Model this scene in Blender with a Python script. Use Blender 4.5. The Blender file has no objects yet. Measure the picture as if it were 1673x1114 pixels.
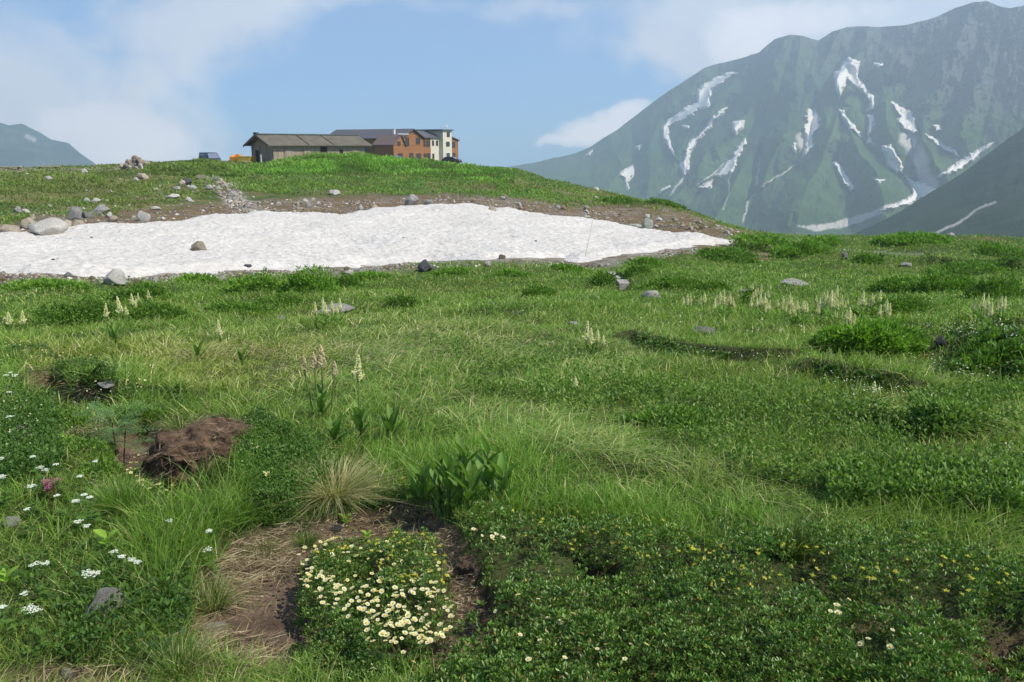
import bpy, math, random
import numpy as np
from math import radians, sin, cos, pi

# ------------------------------------------------------------------ camera, sky, sun, exposure
S = bpy.context.scene
COL = S.collection
F = 1301.0; CX, CY = 836.5, 557.0; PITCH = radians(13.8)
CAM = np.array([0.0, 0.0, 1.6])
cam_data = bpy.data.cameras.new('camera'); cam_data.sensor_width = 36; cam_data.lens = 36 * F / 1673
cam_data.clip_start = 0.05; cam_data.clip_end = 60000
cam = bpy.data.objects.new('camera', cam_data); COL.objects.link(cam)
cam.location = CAM; cam.rotation_euler = (radians(90) - PITCH, 0, 0)
S.camera = cam

SUN_AZ, SUN_EL = 112.0, 49.0            # degrees clockwise from the view direction (+Y), height
sd_ = np.array([sin(radians(SUN_AZ)) * cos(radians(SUN_EL)), cos(radians(SUN_AZ)) * cos(radians(SUN_EL)), sin(radians(SUN_EL))])
ld = bpy.data.lights.new('sun', 'SUN'); ld.energy = 4.6; ld.angle = radians(0.5); ld.color = (1.0, 0.93, 0.80)
sun = bpy.data.objects.new('sun', ld); COL.objects.link(sun)
from mathutils import Vector, Matrix, Euler
sun.rotation_euler = Vector(sd_).to_track_quat('Z', 'Y').to_euler()
sun.location = (50, -10, 60)

S.view_settings.view_transform = 'Standard'; S.view_settings.look = 'None'
S.view_settings.exposure = 0.58; S.view_settings.gamma = 1
S.render.engine = 'CYCLES'
c = S.cycles
c.use_denoising = True
try: c.denoiser = 'OPENIMAGEDENOISE'
except Exception: pass
c.max_bounces = 5; c.diffuse_bounces = 4; c.glossy_bounces = 1; c.transmission_bounces = 3
c.volume_bounces = 1; c.transparent_max_bounces = 6
c.use_adaptive_sampling = True; c.adaptive_threshold = 0.015
c.volume_step_rate = 1.0; c.volume_max_steps = 96
c.sample_clamp_indirect = 6

def NT(nt):
    """tiny node-tree helper"""
    class H:
        def n(self, t, **kw):
            x = nt.nodes.new(t)
            for k, v in kw.items():
                if k == 'inp':
                    for a, b in v.items():
                        if isinstance(b, bpy.types.NodeSocket): nt.links.new(b, x.inputs[a])
                        else: x.inputs[a].default_value = b
                else: setattr(x, k, v)
            return x
        def m(self, op, a, b=None, c_=None, clamp=False):
            x = nt.nodes.new('ShaderNodeMath'); x.operation = op; x.use_clamp = clamp
            for i, v in enumerate((a, b, c_)):
                if v is None: continue
                if isinstance(v, bpy.types.NodeSocket): nt.links.new(v, x.inputs[i])
                else: x.inputs[i].default_value = v
            return x.outputs[0]
        def mix(self, f, a, b, mode='MIX'):
            x = nt.nodes.new('ShaderNodeMix'); x.data_type = 'RGBA'; x.blend_type = mode
            for i, v in ((0, f), (6, a), (7, b)):
                if isinstance(v, bpy.types.NodeSocket): nt.links.new(v, x.inputs[i])
                elif i == 0: x.inputs[i].default_value = v
                else: x.inputs[i].default_value = (*v, 1) if len(v) == 3 else v
            return x.outputs[2]
        def ramp(self, f, stops):
            x = nt.nodes.new('ShaderNodeValToRGB'); e = x.color_ramp.elements
            while len(e) < len(stops): e.new(0.5)
            for i, (p, col) in enumerate(stops):
                e[i].position = p; e[i].color = (*col, 1) if isinstance(col, tuple) else (col, col, col, 1)
            nt.links.new(f, x.inputs[0]); return x.outputs[0]
        def noise(self, vec, scale, det=4, rough=0.55, dist=0.0):
            x = nt.nodes.new('ShaderNodeTexNoise'); x.inputs['Scale'].default_value = scale
            x.inputs['Detail'].default_value = det; x.inputs['Roughness'].default_value = rough
            x.inputs['Distortion'].default_value = dist
            if vec is not None: nt.links.new(vec, x.inputs['Vector'])
            return x
        def link(self, a, b): nt.links.new(a, b)
    return H()

def pix_dir(px, py):
    px = np.asarray(px, float); py = np.asarray(py, float)
    a = px - CX; b = CY - py
    cp, sp = cos(PITCH), sin(PITCH)
    return np.stack([a, F * cp + b * sp, -F * sp + b * cp], -1)
def pix_azel(px, py):
    d = pix_dir(px, py); return math.atan2(d[0], d[1]), math.atan2(d[2], math.hypot(d[0], d[1]))
def project(P):
    d = P - CAM; cp, sp = cos(PITCH), sin(PITCH)
    dep = d[..., 1] * cp - d[..., 2] * sp; up = d[..., 1] * sp + d[..., 2] * cp
    dep = np.where(dep < 0.05, 0.05, dep)
    return CX + F * d[..., 0] / dep, CY - F * up / dep

world = bpy.data.worlds.new('World'); S.world = world; world.use_nodes = True
def build_world():
    nt = world.node_tree; nt.nodes.clear(); h = NT(nt)
    tc = h.n('ShaderNodeTexCoord')
    sep = h.n('ShaderNodeSeparateXYZ', inp={0: tc.outputs['Generated']})
    x, y, z = sep.outputs
    zc = h.m('MAXIMUM', z, 0.004)
    cv = h.n('ShaderNodeCombineXYZ', inp={0: x, 1: y, 2: zc}).outputs[0]
    sky = h.n('ShaderNodeTexSky', sky_type='NISHITA', sun_disc=False)
    sky.sun_elevation = radians(SUN_EL); sky.sun_rotation = radians(SUN_AZ)
    sky.altitude = 2400; sky.air_density = 1.0; sky.dust_density = 1.4; sky.ozone_density = 1.0
    h.link(cv, sky.inputs[0])
    # clouds live in azimuth / elevation
    az = h.m('ARCTAN2', x, y); el = h.m('ARCSINE', z)
    ae = h.n('ShaderNodeCombineXYZ', inp={0: az, 1: h.m('MULTIPLY', el, 1.15), 2: 0.0}).outputs[0]
    n1 = h.noise(ae, 3.2, 3, 0.5); n2 = h.noise(ae, 9.0, 8, 0.58, 0.3); n3 = h.noise(ae, 24.0, 5, 0.6)
    warp = h.n('ShaderNodeVectorMath', operation='SUBTRACT', inp={0: n1.outputs['Color'], 1: (0.5, 0.5, 0.5)}).outputs[0]
    wa = h.n('ShaderNodeSeparateXYZ', inp={0: warp}).outputs
    warp2 = h.n('ShaderNodeVectorMath', operation='SUBTRACT', inp={0: n2.outputs['Color'], 1: (0.5, 0.5, 0.5)}).outputs[0]
    wb = h.n('ShaderNodeSeparateXYZ', inp={0: warp2}).outputs
    azw = h.m('ADD', h.m('MULTIPLY_ADD', wa[0], 0.12, az), h.m('MULTIPLY', wb[0], 0.08))
    elw = h.m('ADD', h.m('MULTIPLY_ADD', wa[1], 0.06, el), h.m('MULTIPLY', wb[1], 0.06))
    # blobs: px, py, rx, ry (pixels of the photograph's scale), weight
    blobs = [(270, 60, 90, 120, .85), (420, 20, 90, 55, 1.0), (10, 130, 105, 80, .95), (185, 225, 120, 46, 1.3), (400, 258, 150, 14, .35),
             (1210, 70, 125, 66, 1.6), (1470, 0, 340, 56, 1.6), (600, 0, 110, 20, .6), (850, 5, 120, 16, .45),
             (1030, 70, 110, 30, .35)]
    acc = None
    for px, py, rx, ry, w in blobs:
        a, e = pix_azel(px, py)
        u = h.m('MULTIPLY', h.m('SUBTRACT', azw, a), F / rx); v = h.m('MULTIPLY', h.m('SUBTRACT', elw, e), F / ry)
        d = h.m('ADD', h.m('MULTIPLY', u, u), h.m('MULTIPLY', v, v))
        g = h.m('MULTIPLY', h.m('EXPONENT', h.m('MULTIPLY', d, -0.9)), w)
        acc = g if acc is None else h.m('ADD', acc, g)
    # scattered cloud elsewhere in the sky (outside the view: lights the scene)
    det = h.m('MULTIPLY_ADD', n2.outputs[0], 2.2, -1.1)
    mask = h.m('ADD', acc, h.m('MULTIPLY', det, h.m('ADD', h.m('MULTIPLY', acc, 0.9), 0.12)))
    mask = h.m('ADD', mask, h.m('MULTIPLY', h.m('SUBTRACT', n3.outputs[0], 0.5), h.m('MULTIPLY', acc, 1.1)))
    cov = h.ramp(mask, [(0.25, 0.0), (0.62, 0.6), (1.05, 0.95)])
    shade = h.m('MULTIPLY_ADD', n1.outputs[0], 1.8, h.m('MULTIPLY_ADD', n2.outputs[0], 1.5, -1.2))
    # whiter low down, greyer high up
    low = h.m('MULTIPLY_ADD', el, -2.2, 0.55, clamp=True)
    shade = h.m('ADD', h.m('MULTIPLY', shade, 0.55), low, clamp=True)
    ccol = h.mix(shade, (3.6, 4.1, 5.3), (11.0, 10.3, 9.7))
    hz = h.ramp(h.m('ABSOLUTE', el), [(0.0, 0.34), (0.12, 0.14), (0.42, 0.0)])
    skyh = h.mix(1.0, sky.outputs[0], (0.52, 0.78, 1.12), 'MULTIPLY')
    skyh = h.mix(hz, skyh, (2.6, 4.4, 8.0))
    full = h.mix(cov, skyh, ccol)
    # small puffy cumulus low over the mountain's left shoulder and a bright bank at far left
    acc2 = None
    for px, py, rx, ry, w in [(1000, 200, 46, 22, 1.0), (1038, 180, 30, 15, 1.0), (950, 218, 42, 18, .9), (900, 232, 36, 10, .6), (180, 215, 60, 30, .9), (235, 245, 60, 24, .9), (120, 190, 40, 20, .6), (1225, 78, 60, 30, 1.0), (1310, 30, 110, 22, .8)]:
        a, e = pix_azel(px, py); azd = h.m('MULTIPLY_ADD', wb[0], 0.05, az); eld = h.m('MULTIPLY_ADD', wb[1], 0.04, el)
        u = h.m('MULTIPLY', h.m('SUBTRACT', azd, a), F / rx); v = h.m('MULTIPLY', h.m('SUBTRACT', eld, e), F / ry)
        g = h.m('MULTIPLY', h.m('EXPONENT', h.m('MULTIPLY', h.m('ADD', h.m('MULTIPLY', u, u), h.m('MULTIPLY', v, v)), -0.8)), w)
        acc2 = g if acc2 is None else h.m('ADD', acc2, g)
    n4 = h.noise(ae, 40.0, 6, 0.62)
    m2_ = h.m('ADD', acc2, h.m('MULTIPLY', h.m('SUBTRACT', n4.outputs[0], 0.5), h.m('MULTIPLY_ADD', acc2, 1.4, 0.1)))
    cov2 = h.ramp(m2_, [(0.30, 0.0), (0.55, 0.5), (1.0, 0.8)])
    full = h.mix(cov2, full, (11.5, 10.4, 10.0))
    bg = h.n('ShaderNodeBackground', inp={0: full, 1: 0.092})
    h.link(bg.outputs[0], h.n('ShaderNodeOutputWorld').inputs[0])
build_world()
world.cycles.sampling_method = 'MANUAL'; world.cycles.sample_map_resolution = 512

# ------------------------------------------------------------------ helpers
RS = np.random.RandomState(7); random.seed(7)
def vnoise(x, y, seed=0):
    x = np.asarray(x, float) ; y = np.asarray(y, float)
    xi = np.floor(x).astype(np.int64); yi = np.floor(y).astype(np.int64); fx = x - xi; fy = y - yi
    def hsh(a, b):
        n = (a * 374761393 + b * 668265263 + seed * 974634777) & 0x7fffffff
        n = ((n ^ (n >> 13)) * 1274126177) & 0x7fffffff
        n = ((n ^ (n >> 16)) * 2246822519) & 0x7fffffff
        return (n & 0xffffff) / float(0xffffff)
    u = fx * fx * (3 - 2 * fx); v = fy * fy * (3 - 2 * fy)
    a = hsh(xi, yi); b = hsh(xi + 1, yi); c_ = hsh(xi, yi + 1); d = hsh(xi + 1, yi + 1)
    return (a * (1 - u) + b * u) * (1 - v) + (c_ * (1 - u) + d * u) * v - 0.5
def fbm(x, y, oct=4, seed=0, gain=0.5):
    s = 0; a = 1; f = 1
    for i in range(oct):
        s = s + a * vnoise(x * f + 13.7 * i, y * f - 7.3 * i, seed + i); a *= gain; f *= 2.03
    return s
def sdist(x, y, poly):
    """signed distance, positive inside"""
    poly = np.asarray(poly, float); x = np.asarray(x, float); y = np.asarray(y, float)
    d = np.full(x.shape, 1e18); inside = np.zeros(x.shape, bool); n = len(poly)
    for i in range(n):
        ax, ay = poly[i]; bx, by = poly[(i + 1) % n]
        ex, ey = bx - ax, by - ay; wx, wy = x - ax, y - ay
        t = np.clip((wx * ex + wy * ey) / (ex * ex + ey * ey + 1e-12), 0, 1)
        d = np.minimum(d, (wx - ex * t) ** 2 + (wy - ey * t) ** 2)
        c1 = (ay > y) != (by > y)
        with np.errstate(divide='ignore', invalid='ignore'):
            xx = (bx - ax) * (y - ay) / (by - ay + 1e-30) + ax
        inside ^= c1 & (x < xx)
    d = np.sqrt(d); return np.where(inside, d, -d)
def ldist(x, y, line):
    d = np.full(np.shape(x), 1e18)
    for i in range(len(line) - 1):
        ax, ay = line[i]; bx, by = line[i + 1]; ex, ey = bx - ax, by - ay; wx, wy = x - ax, y - ay
        t = np.clip((wx * ex + wy * ey) / (ex * ex + ey * ey + 1e-12), 0, 1)
        d = np.minimum(d, (wx - ex * t) ** 2 + (wy - ey * t) ** 2)
    return np.sqrt(d)
def sm(x, a, b):
    t = np.clip((x - a) / (b - a), 0, 1); return t * t * (3 - 2 * t)

def mesh_np(name, V, T, col=None, mat=None, smooth=False, parent=None, quads=False, mats=None, midx=None, link=True):
    k = 4 if quads else 3
    me = bpy.data.meshes.new(name)
    V = np.ascontiguousarray(V, np.float32); T = np.ascontiguousarray(T, np.int32)
    me.vertices.add(len(V)); me.vertices.foreach_set('co', V.ravel())
    me.loops.add(T.size); me.loops.foreach_set('vertex_index', T.ravel())
    me.polygons.add(len(T)); me.polygons.foreach_set('loop_start', np.arange(0, T.size, k, dtype=np.int32))
    try: me.polygons.foreach_set('loop_total', np.full(len(T), k, np.int32))
    except Exception: pass
    if smooth: me.polygons.foreach_set('use_smooth', np.ones(len(T), bool))
    if midx is not None: me.polygons.foreach_set('material_index', np.asarray(midx, np.int32))
    me.update(calc_edges=True)
    if col is not None:
        at = me.color_attributes.new('Col', 'FLOAT_COLOR', 'POINT')
        c4 = np.ones((len(V), 4), np.float32); c4[:, :3] = col; at.data.foreach_set('color', c4.ravel())
    if mats: [me.materials.append(m_) for m_ in mats]
    elif mat: me.materials.append(mat)
    o = bpy.data.objects.new(name, me)
    if link: COL.objects.link(o)
    if parent: o.parent = parent
    return o
def tag(o, label=None, cat=None, group=None, kind=None):
    if label: o['label'] = label
    if cat: o['category'] = cat
    if group: o['group'] = group
    if kind: o['kind'] = kind
    return o
def empty(name, loc, rz=0, scale=1.0):
    o = bpy.data.objects.new(name, None); COL.objects.link(o); o.location = loc; o.rotation_euler = (0, 0, rz)
    o.scale = (scale,) * 3; o.empty_display_size = 0.2; return o
def copy_tree(o, parent=None):
    c_ = o.copy(); COL.objects.link(c_); c_.parent = parent
    for ch in list(o.children): copy_tree(ch, c_)
    return c_

class MB:
    """collects shapes; one mesh object per build"""
    def __init__(s): s.v = []; s.f = []; s.c = []; s.m = []
    def add(s, V, Fc, col=(1, 1, 1), mi=0):
        b = len(s.v); s.v += [tuple(map(float, p)) for p in V]; s.f += [tuple(i + b for i in f) for f in Fc]
        if len(np.shape(col)) == 2: s.c += [tuple(q) for q in col]
        else: s.c += [tuple(col)] * len(V)
        s.m += [mi] * len(Fc); return s
    def box(s, c0, size, R=None, col=(1, 1, 1), mi=0, o=(0, 0, 0), taper=1.0):
        cx, cy, cz = c0; sx, sy, sz = [q / 2 for q in size]
        P = [(cx + a * sx * (taper if d > 0 else 1), cy + b * sy * (taper if d > 0 else 1), cz + d * sz) for d in (-1, 1) for a, b in ((-1, -1), (1, -1), (1, 1), (-1, 1))]
        if R is not None: P = [tuple(R @ Vector(p) + Vector(o)) for p in P]
        return s.add(P, [(3, 2, 1, 0), (4, 5, 6, 7), (0, 1, 5, 4), (1, 2, 6, 5), (2, 3, 7, 6), (3, 0, 4, 7)], col, mi)
    def tube(s, pts, rad, n=5, col=(1, 1, 1), mi=0, cap=True):
        pts = [Vector(p) for p in pts]; V = []; k = len(pts)
        if not hasattr(rad, '__len__'): rad = [rad] * k
        for i, p in enumerate(pts):
            t = (pts[min(i + 1, k - 1)] - pts[max(i - 1, 0)]).normalized()
            a = t.orthogonal().normalized() if i == 0 else (a - t * a.dot(t)).normalized()
            b = t.cross(a)
            for j in range(n):
                q = 2 * pi * j / n; V.append(p + (a * cos(q) + b * sin(q)) * rad[i])
        Fc = [(i * n + j, i * n + (j + 1) % n, (i + 1) * n + (j + 1) % n, (i + 1) * n + j) for i in range(k - 1) for j in range(n)]
        if cap: Fc += [tuple(range(n - 1, -1, -1)), tuple(range((k - 1) * n, k * n))]
        return s.add(V, Fc, col, mi)
    def prism(s, poly, ext, col=(1, 1, 1), mi=0):
        """poly: list of 3d points, ext: vector"""
        n = len(poly); V = [Vector(p) for p in poly]; V += [p + Vector(ext) for p in V]
        Fc = [tuple(range(n)), tuple(range(2 * n - 1, n - 1, -1))] + [(i, i + n, (i + 1) % n + n, (i + 1) % n) for i in range(n)]
        return s.add(V, Fc, col, mi)
    def leaf(s, base, d, up, L, W, bend=0.3, seg=4, fold=0.15, col=(1, 1, 1), mi=0, shape=0.45, side=None):
        """lanceolate leaf with folded midrib bending away from up"""
        base = Vector(base); d = Vector(d).normalized(); up = Vector(up)
        if side is None: side = d.cross(up)
        side = Vector(side)
        if side.length < 1e-3: side = d.orthogonal()
        side.normalize(); V = []; cc = []
        p = base.copy(); n0 = side.cross(d).normalized()
        for i in range(seg + 1):
            t = i / seg; ww = W * 0.5 * (sin(pi * min(1, t ** (math.log(.5) / math.log(shape)))) ** 0.8 if 0 < t < 1 else 0.06 if t == 0 else 0.0)
            n = side.cross(d).normalized()
            V += [p + side * ww + n * ww * fold * 2, p, p - side * ww + n * ww * fold * 2]
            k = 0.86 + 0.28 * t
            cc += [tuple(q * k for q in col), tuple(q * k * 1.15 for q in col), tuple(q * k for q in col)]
            d = (d - n * (bend / seg)).normalized(); p = p + d * (L / seg)
        Fc = []
        for i in range(seg):
            a = i * 3; Fc += [(a, a + 1, a + 4, a + 3), (a + 1, a + 2, a + 5, a + 4)]
        return s.add(V, Fc, cc, mi)
    def blob(s, c0, r, col=(1, 1, 1), mi=0):
        x, y, z = c0
        if not hasattr(r, '__len__'): r = (r, r, r)
        V = [(x + r[0], y, z), (x - r[0], y, z), (x, y + r[1], z), (x, y - r[1], z), (x, y, z + r[2]), (x, y, z - r[2])]
        return s.add(V, [(0, 2, 4), (2, 1, 4), (1, 3, 4), (3, 0, 4), (2, 0, 5), (1, 2, 5), (3, 1, 5), (0, 3, 5)], col, mi)
    def build(s, name, mats, parent=None, smooth=False, loc=None, link=True):
        me = bpy.data.meshes.new(name); me.from_pydata(s.v, [], s.f)
        if not isinstance(mats, (list, tuple)): mats = [mats]
        for m_ in mats: me.materials.append(m_)
        me.polygons.foreach_set('material_index', s.m)
        if smooth: me.polygons.foreach_set('use_smooth', [True] * len(s.f))
        at = me.color_attributes.new('Col', 'FLOAT_COLOR', 'POINT')
        c4 = np.ones((len(s.v), 4), np.float32); c4[:, :3] = np.array(s.c).reshape(-1, 3); at.data.foreach_set('color', c4.ravel())
        me.update()
        o = bpy.data.objects.new(name, me)
        if link: COL.objects.link(o)
        if parent: o.parent = parent
        if loc is not None: o.location = loc
        return o

# ------------------------------------------------------------------ materials
def base_mat(name):
    m_ = bpy.data.materials.new(name); m_.use_nodes = True; m_.node_tree.nodes.clear()
    return m_, m_.node_tree, NT(m_.node_tree)
def leaf_mat(name, rough=0.45, trans=0.35, spec=0.35, tint=(1, 1, 1), noise=0.5, nscale=30):
    m_, nt, h = base_mat(name)
    a = h.n('ShaderNodeAttribute', attribute_name='Col'); g = h.n('ShaderNodeNewGeometry')
    nz = h.noise(g.outputs['Position'], nscale, 2)
    f = h.m('MULTIPLY_ADD', nz.outputs[0], noise, 1 - noise * 0.5)
    cc = h.n('ShaderNodeVectorMath', operation='SCALE', inp={0: a.outputs['Color'], 3: f}).outputs[0]
    cc = h.mix(1.0, cc, tint, 'MULTIPLY')
    p = h.n('ShaderNodeBsdfPrincipled', inp={'Base Color': cc, 'Roughness': rough, 'Specular IOR Level': spec})
    tcol = h.mix(1.0, cc, (1.15, 1.35, 0.6), 'MULTIPLY')
    t = h.n('ShaderNodeBsdfTranslucent', inp={0: tcol})
    mx = h.n('ShaderNodeMixShader', inp={0: trans, 1: p.outputs[0], 2: t.outputs[0]})
    h.link(mx.outputs[0], h.n('ShaderNodeOutputMaterial').inputs[0]); return m_
M = {}
M['grass'] = leaf_mat('grass_blades', 0.5, 0.38, 0.3, tint=(1.13, 1.18, 1.0))
M['leaf'] = leaf_mat('broad_leaf', 0.55, 0.34, 0.25, tint=(1.2, 1.15, 1.0))
M['gloss_leaf'] = leaf_mat('small_glossy_leaf', 0.36, 0.30, 0.45, tint=(1.25, 1.25, 1.0), noise=0.5)
M['petal'] = leaf_mat('petal', 0.6, 0.3, 0.2, noise=0.1)

def rock_mat(name, c1, c2, lichen=(0.5, 0.5, 0.42), ls=0.3):
    m_, nt, h = base_mat(name)
    g = h.n('ShaderNodeTexCoord'); oi = h.n('ShaderNodeObjectInfo')
    v = h.n('ShaderNodeVectorMath', operation='ADD', inp={0: g.outputs['Object'], 1: oi.outputs['Location']}).outputs[0]
    n1 = h.noise(v, 2.2, 6, 0.65); n2 = h.noise(v, 14, 6, 0.7); n3 = h.noise(v, 5, 5, 0.6)
    cc = h.mix(h.ramp(n1.outputs[0], [(0.3, 0.0), (0.7, 1.0)]), c1, c2)
    cc = h.mix(h.ramp(n2.outputs[0], [(0.36, 0.7), (0.50, 0.0)]), cc, tuple(q * 0.4 for q in c1))
    cc = h.mix(h.m('MULTIPLY', h.ramp(n3.outputs[0], [(0.55, 0.0), (0.62, 1.0)]), ls), cc, lichen)
    k = h.m('MULTIPLY_ADD', oi.outputs['Random'], 0.5, 0.75)
    cc = h.n('ShaderNodeVectorMath', operation='SCALE', inp={0: cc, 3: k}).outputs[0]
    b = h.n('ShaderNodeBump', inp={'Strength': 0.9, 'Distance': 0.08, 'Height': n2.outputs[0]})
    p = h.n('ShaderNodeBsdfPrincipled', inp={'Base Color': cc, 'Roughness': 0.88, 'Normal': b.outputs[0], 'Specular IOR Level': 0.2})
    h.link(p.outputs[0], h.n('ShaderNodeOutputMaterial').inputs[0]); return m_
M['rock_pale'] = rock_mat('pale_granite', (0.42, 0.40, 0.36), (0.6, 0.58, 0.53))
M['rock_tan'] = rock_mat('tan_rock', (0.36, 0.30, 0.22), (0.50, 0.43, 0.33))
M['rock_grey'] = rock_mat('grey_rock', (0.20, 0.20, 0.19), (0.34, 0.33, 0.31))
M['rock_dark'] = rock_mat('dark_rock', (0.07, 0.075, 0.08), (0.14, 0.14, 0.14), (0.25, 0.25, 0.22), 0.15)
M['rock_green'] = rock_mat('greenish_rock', (0.30, 0.33, 0.27), (0.48, 0.50, 0.43))
M['rock_brown'] = rock_mat('brown_rock', (0.20, 0.14, 0.10), (0.32, 0.24, 0.18))

def ground_mat():
    m_, nt, h = base_mat('alpine_ground')
    a = h.n('ShaderNodeAttribute', attribute_name='Col'); g = h.n('ShaderNodeNewGeometry'); P = g.outputs['Position']
    n1 = h.noise(P, 0.55, 8, 0.68); n2 = h.noise(P, 5.0, 8, 0.7); n3 = h.noise(P, 45.0, 4, 0.7)
    f = h.m('MULTIPLY', h.m('MULTIPLY_ADD', n1.outputs[0], 1.3, 0.35), h.m('MULTIPLY_ADD', n2.outputs[0], 1.7, 0.15))
    f = h.m('MULTIPLY', f, h.m('MULTIPLY_ADD', n3.outputs[0], 0.9, 0.55))
    cc = h.n('ShaderNodeVectorMath', operation='SCALE', inp={0: a.outputs['Color'], 3: f}).outputs[0]
    hh = h.m('ADD', h.m('MULTIPLY', n2.outputs[0], 1.0), h.m('MULTIPLY', n3.outputs[0], 0.12))
    b = h.n('ShaderNodeBump', inp={'Strength': 0.9, 'Distance': 0.12, 'Height': hh})
    p = h.n('ShaderNodeBsdfPrincipled', inp={'Base Color': cc, 'Roughness': 0.95, 'Normal': b.outputs[0], 'Specular IOR Level': 0.1})
    h.link(p.outputs[0], h.n('ShaderNodeOutputMaterial').inputs[0]); return m_
M['ground'] = ground_mat()

# ------------------------------------------------------------------ terrain: real heights from distances judged along sight lines
# (px, py, horizontal distance) or (px, py, 'z', height)
CP = []
for px in (-350, 0, 400, 836, 1250, 1673, 2050):
    t_ = (px - 836) / 836
    CP += [(px, 1300, 'z', 0.0), (px, 1114, 'z', 0.0), (px, 900, 'z', 0.0 + 0.05 * (px > 1200)), (px, 760, 'z', 0.03), (px, 680, 'z', -0.03), (px, 600, 'z', -0.14),
           (px, 550, 'z', -0.38), (px, 500, 'z', -0.95)]
for px in (-350, 0, 400, 836, 1250): CP.append((px, 470, 'z', -1.5))
for px in (1250, 1500, 1673, 2050): CP += [(px, 450, 'z', -2.1), (px, 415, 'z', -3.0)]
CP += [(-350, 450, 'r', 22), (0, 446, 'r', 23), (180, 450, 'r', 23), (420, 441, 'r', 24.5), (600, 432, 'r', 26), (800, 423, 'r', 28), (950, 426, 'r', 28), (1100, 408, 'r', 33), (1190, 396, 'r', 38)]
CP += [(-350, 385, 'r', 37), (0, 378, 'r', 38), (230, 362, 'r', 42), (400, 350, 'r', 45), (570, 352, 'r', 45), (750, 337, 'r', 50), (900, 350, 'r', 50), (1050, 373, 'r', 46)]
CP += [(-350, 325, 'r', 58), (0, 320, 'r', 60), (200, 312, 'r', 65), (400, 308, 'r', 66), (600, 300, 'r', 70), (836, 312, 'r', 66), (1000, 342, 'r', 57)]
ridge = [(-350, 274, 96), (0, 272, 100), (120, 272, 100), (250, 266, 98), (340, 262, 98), (420, 269, 96), (460, 266, 92), (500, 260, 88), (600, 259, 88), (700, 266, 92), (760, 271, 95), (830, 277, 92), (910, 295, 86), (1000, 317, 78), (1130, 343, 64), (1250, 378, 50), (1350, 386, 46), (1500, 382, 48), (1600, 388, 46), (1673, 392, 45), (2050, 396, 45)]
for px, py, r in ridge: CP.append((px, py, 'r', r))
CP += [(330, 274, 'r', 116), (390, 274, 'r', 118)]
for px, py, r in ridge:
    if px < 800: CP += [(px, max(py, 266) + 3, 'r', 125), (px, 274, 'r', 165), (px, 300, 'r', 260)]
    elif px < 1200: CP += [(px, py + 22, 'r', r * 1.35), (px, 400, 'r', 180)]
    else: CP += [(px, py + 24, 'r', r * 1.3), (px, 420, 'r', 180)]
    CP += [(px, 400 if px < 1200 else 412, 'r', 420), (px, 385 if px < 1200 else 395, 'r', 900), (px, 380, 'r', 1500), (px, 360, 'r', 3200)]
pts = []
for px, py, k, v in CP:
    d = pix_dir(px, py); hl = math.hypot(d[0], d[1]); s_ = d[2] / hl; r = v if k == 'r' else (v - 1.6) / s_
    pts.append((math.atan2(d[0], d[1]) * 3.0, math.log(r), s_))
pts = np.array(pts)
def tps_fit(p, lam=0.002):
    n = len(p); d2 = ((p[:, None, :2] - p[None, :, :2]) ** 2).sum(-1); K = 0.5 * d2 * np.log(d2 + 1e-12) + lam * np.eye(n)
    Pm = np.c_[np.ones(n), p[:, :2]]; A = np.zeros((n + 3, n + 3)); A[:n, :n] = K; A[:n, n:] = Pm; A[n:, :n] = Pm.T
    return np.linalg.solve(A, np.r_[p[:, 2], 0, 0, 0])
TW = tps_fit(pts)
def tps(a, l):
    out = np.empty(a.shape); fa = a.ravel(); fl = l.ravel(); fo = np.empty(fa.shape)
    for i in range(0, len(fa), 40000):
        x = fa[i:i + 40000]; y = fl[i:i + 40000]
        d2 = (x[:, None] - pts[None, :, 0]) ** 2 + (y[:, None] - pts[None, :, 1]) ** 2
        fo[i:i + 40000] = (0.5 * d2 * np.log(d2 + 1e-12)) @ TW[:-3] + TW[-3] + TW[-2] * x + TW[-1] * y
    return fo.reshape(a.shape)

azs = np.concatenate([np.linspace(-pi, -0.75, 30)[:-1], np.linspace(-0.75, 0.75, 820), np.linspace(0.75, pi, 30)[1:]])
lrs = np.concatenate([[math.log(0.02)], np.arange(math.log(0.9), math.log(14), 0.0056), np.arange(math.log(14), math.log(125), 0.0095), np.arange(math.log(125), math.log(3300), 0.03)])
AZ, LR = np.meshgrid(azs, lrs, indexing='ij'); R_ = np.exp(LR)
GX, GY = R_ * np.sin(AZ), R_ * np.cos(AZ)
Sx = tps(np.clip(AZ, -0.72, 0.72) * 3.0, np.maximum(LR, math.log(1.9)))
GZ = 1.6 + Sx * np.maximum(R_, 1.9)
back = sm(np.abs(AZ), 1.3, 2.2)
GZ = GZ * (1 - back) + back * (-0.02 * R_)
BASEZ = GZ.copy()
amp = sm(R_, 1.5, 4) * (1 - 0.5 * sm(R_, 500, 900))
GZ += 0.07 * amp * fbm(GX * 0.9, GY * 0.9, 3, 3) + 0.28 * sm(R_, 6, 14) * fbm(GX * 0.28, GY * 0.28, 3, 5) + 0.5 * sm(R_, 50, 80) * fbm(GX * 0.13, GY * 0.13, 3, 6)
GZ += 2.5 * sm(R_, 130, 300) * fbm(GX * 0.02, GY * 0.02, 3, 8)
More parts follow.
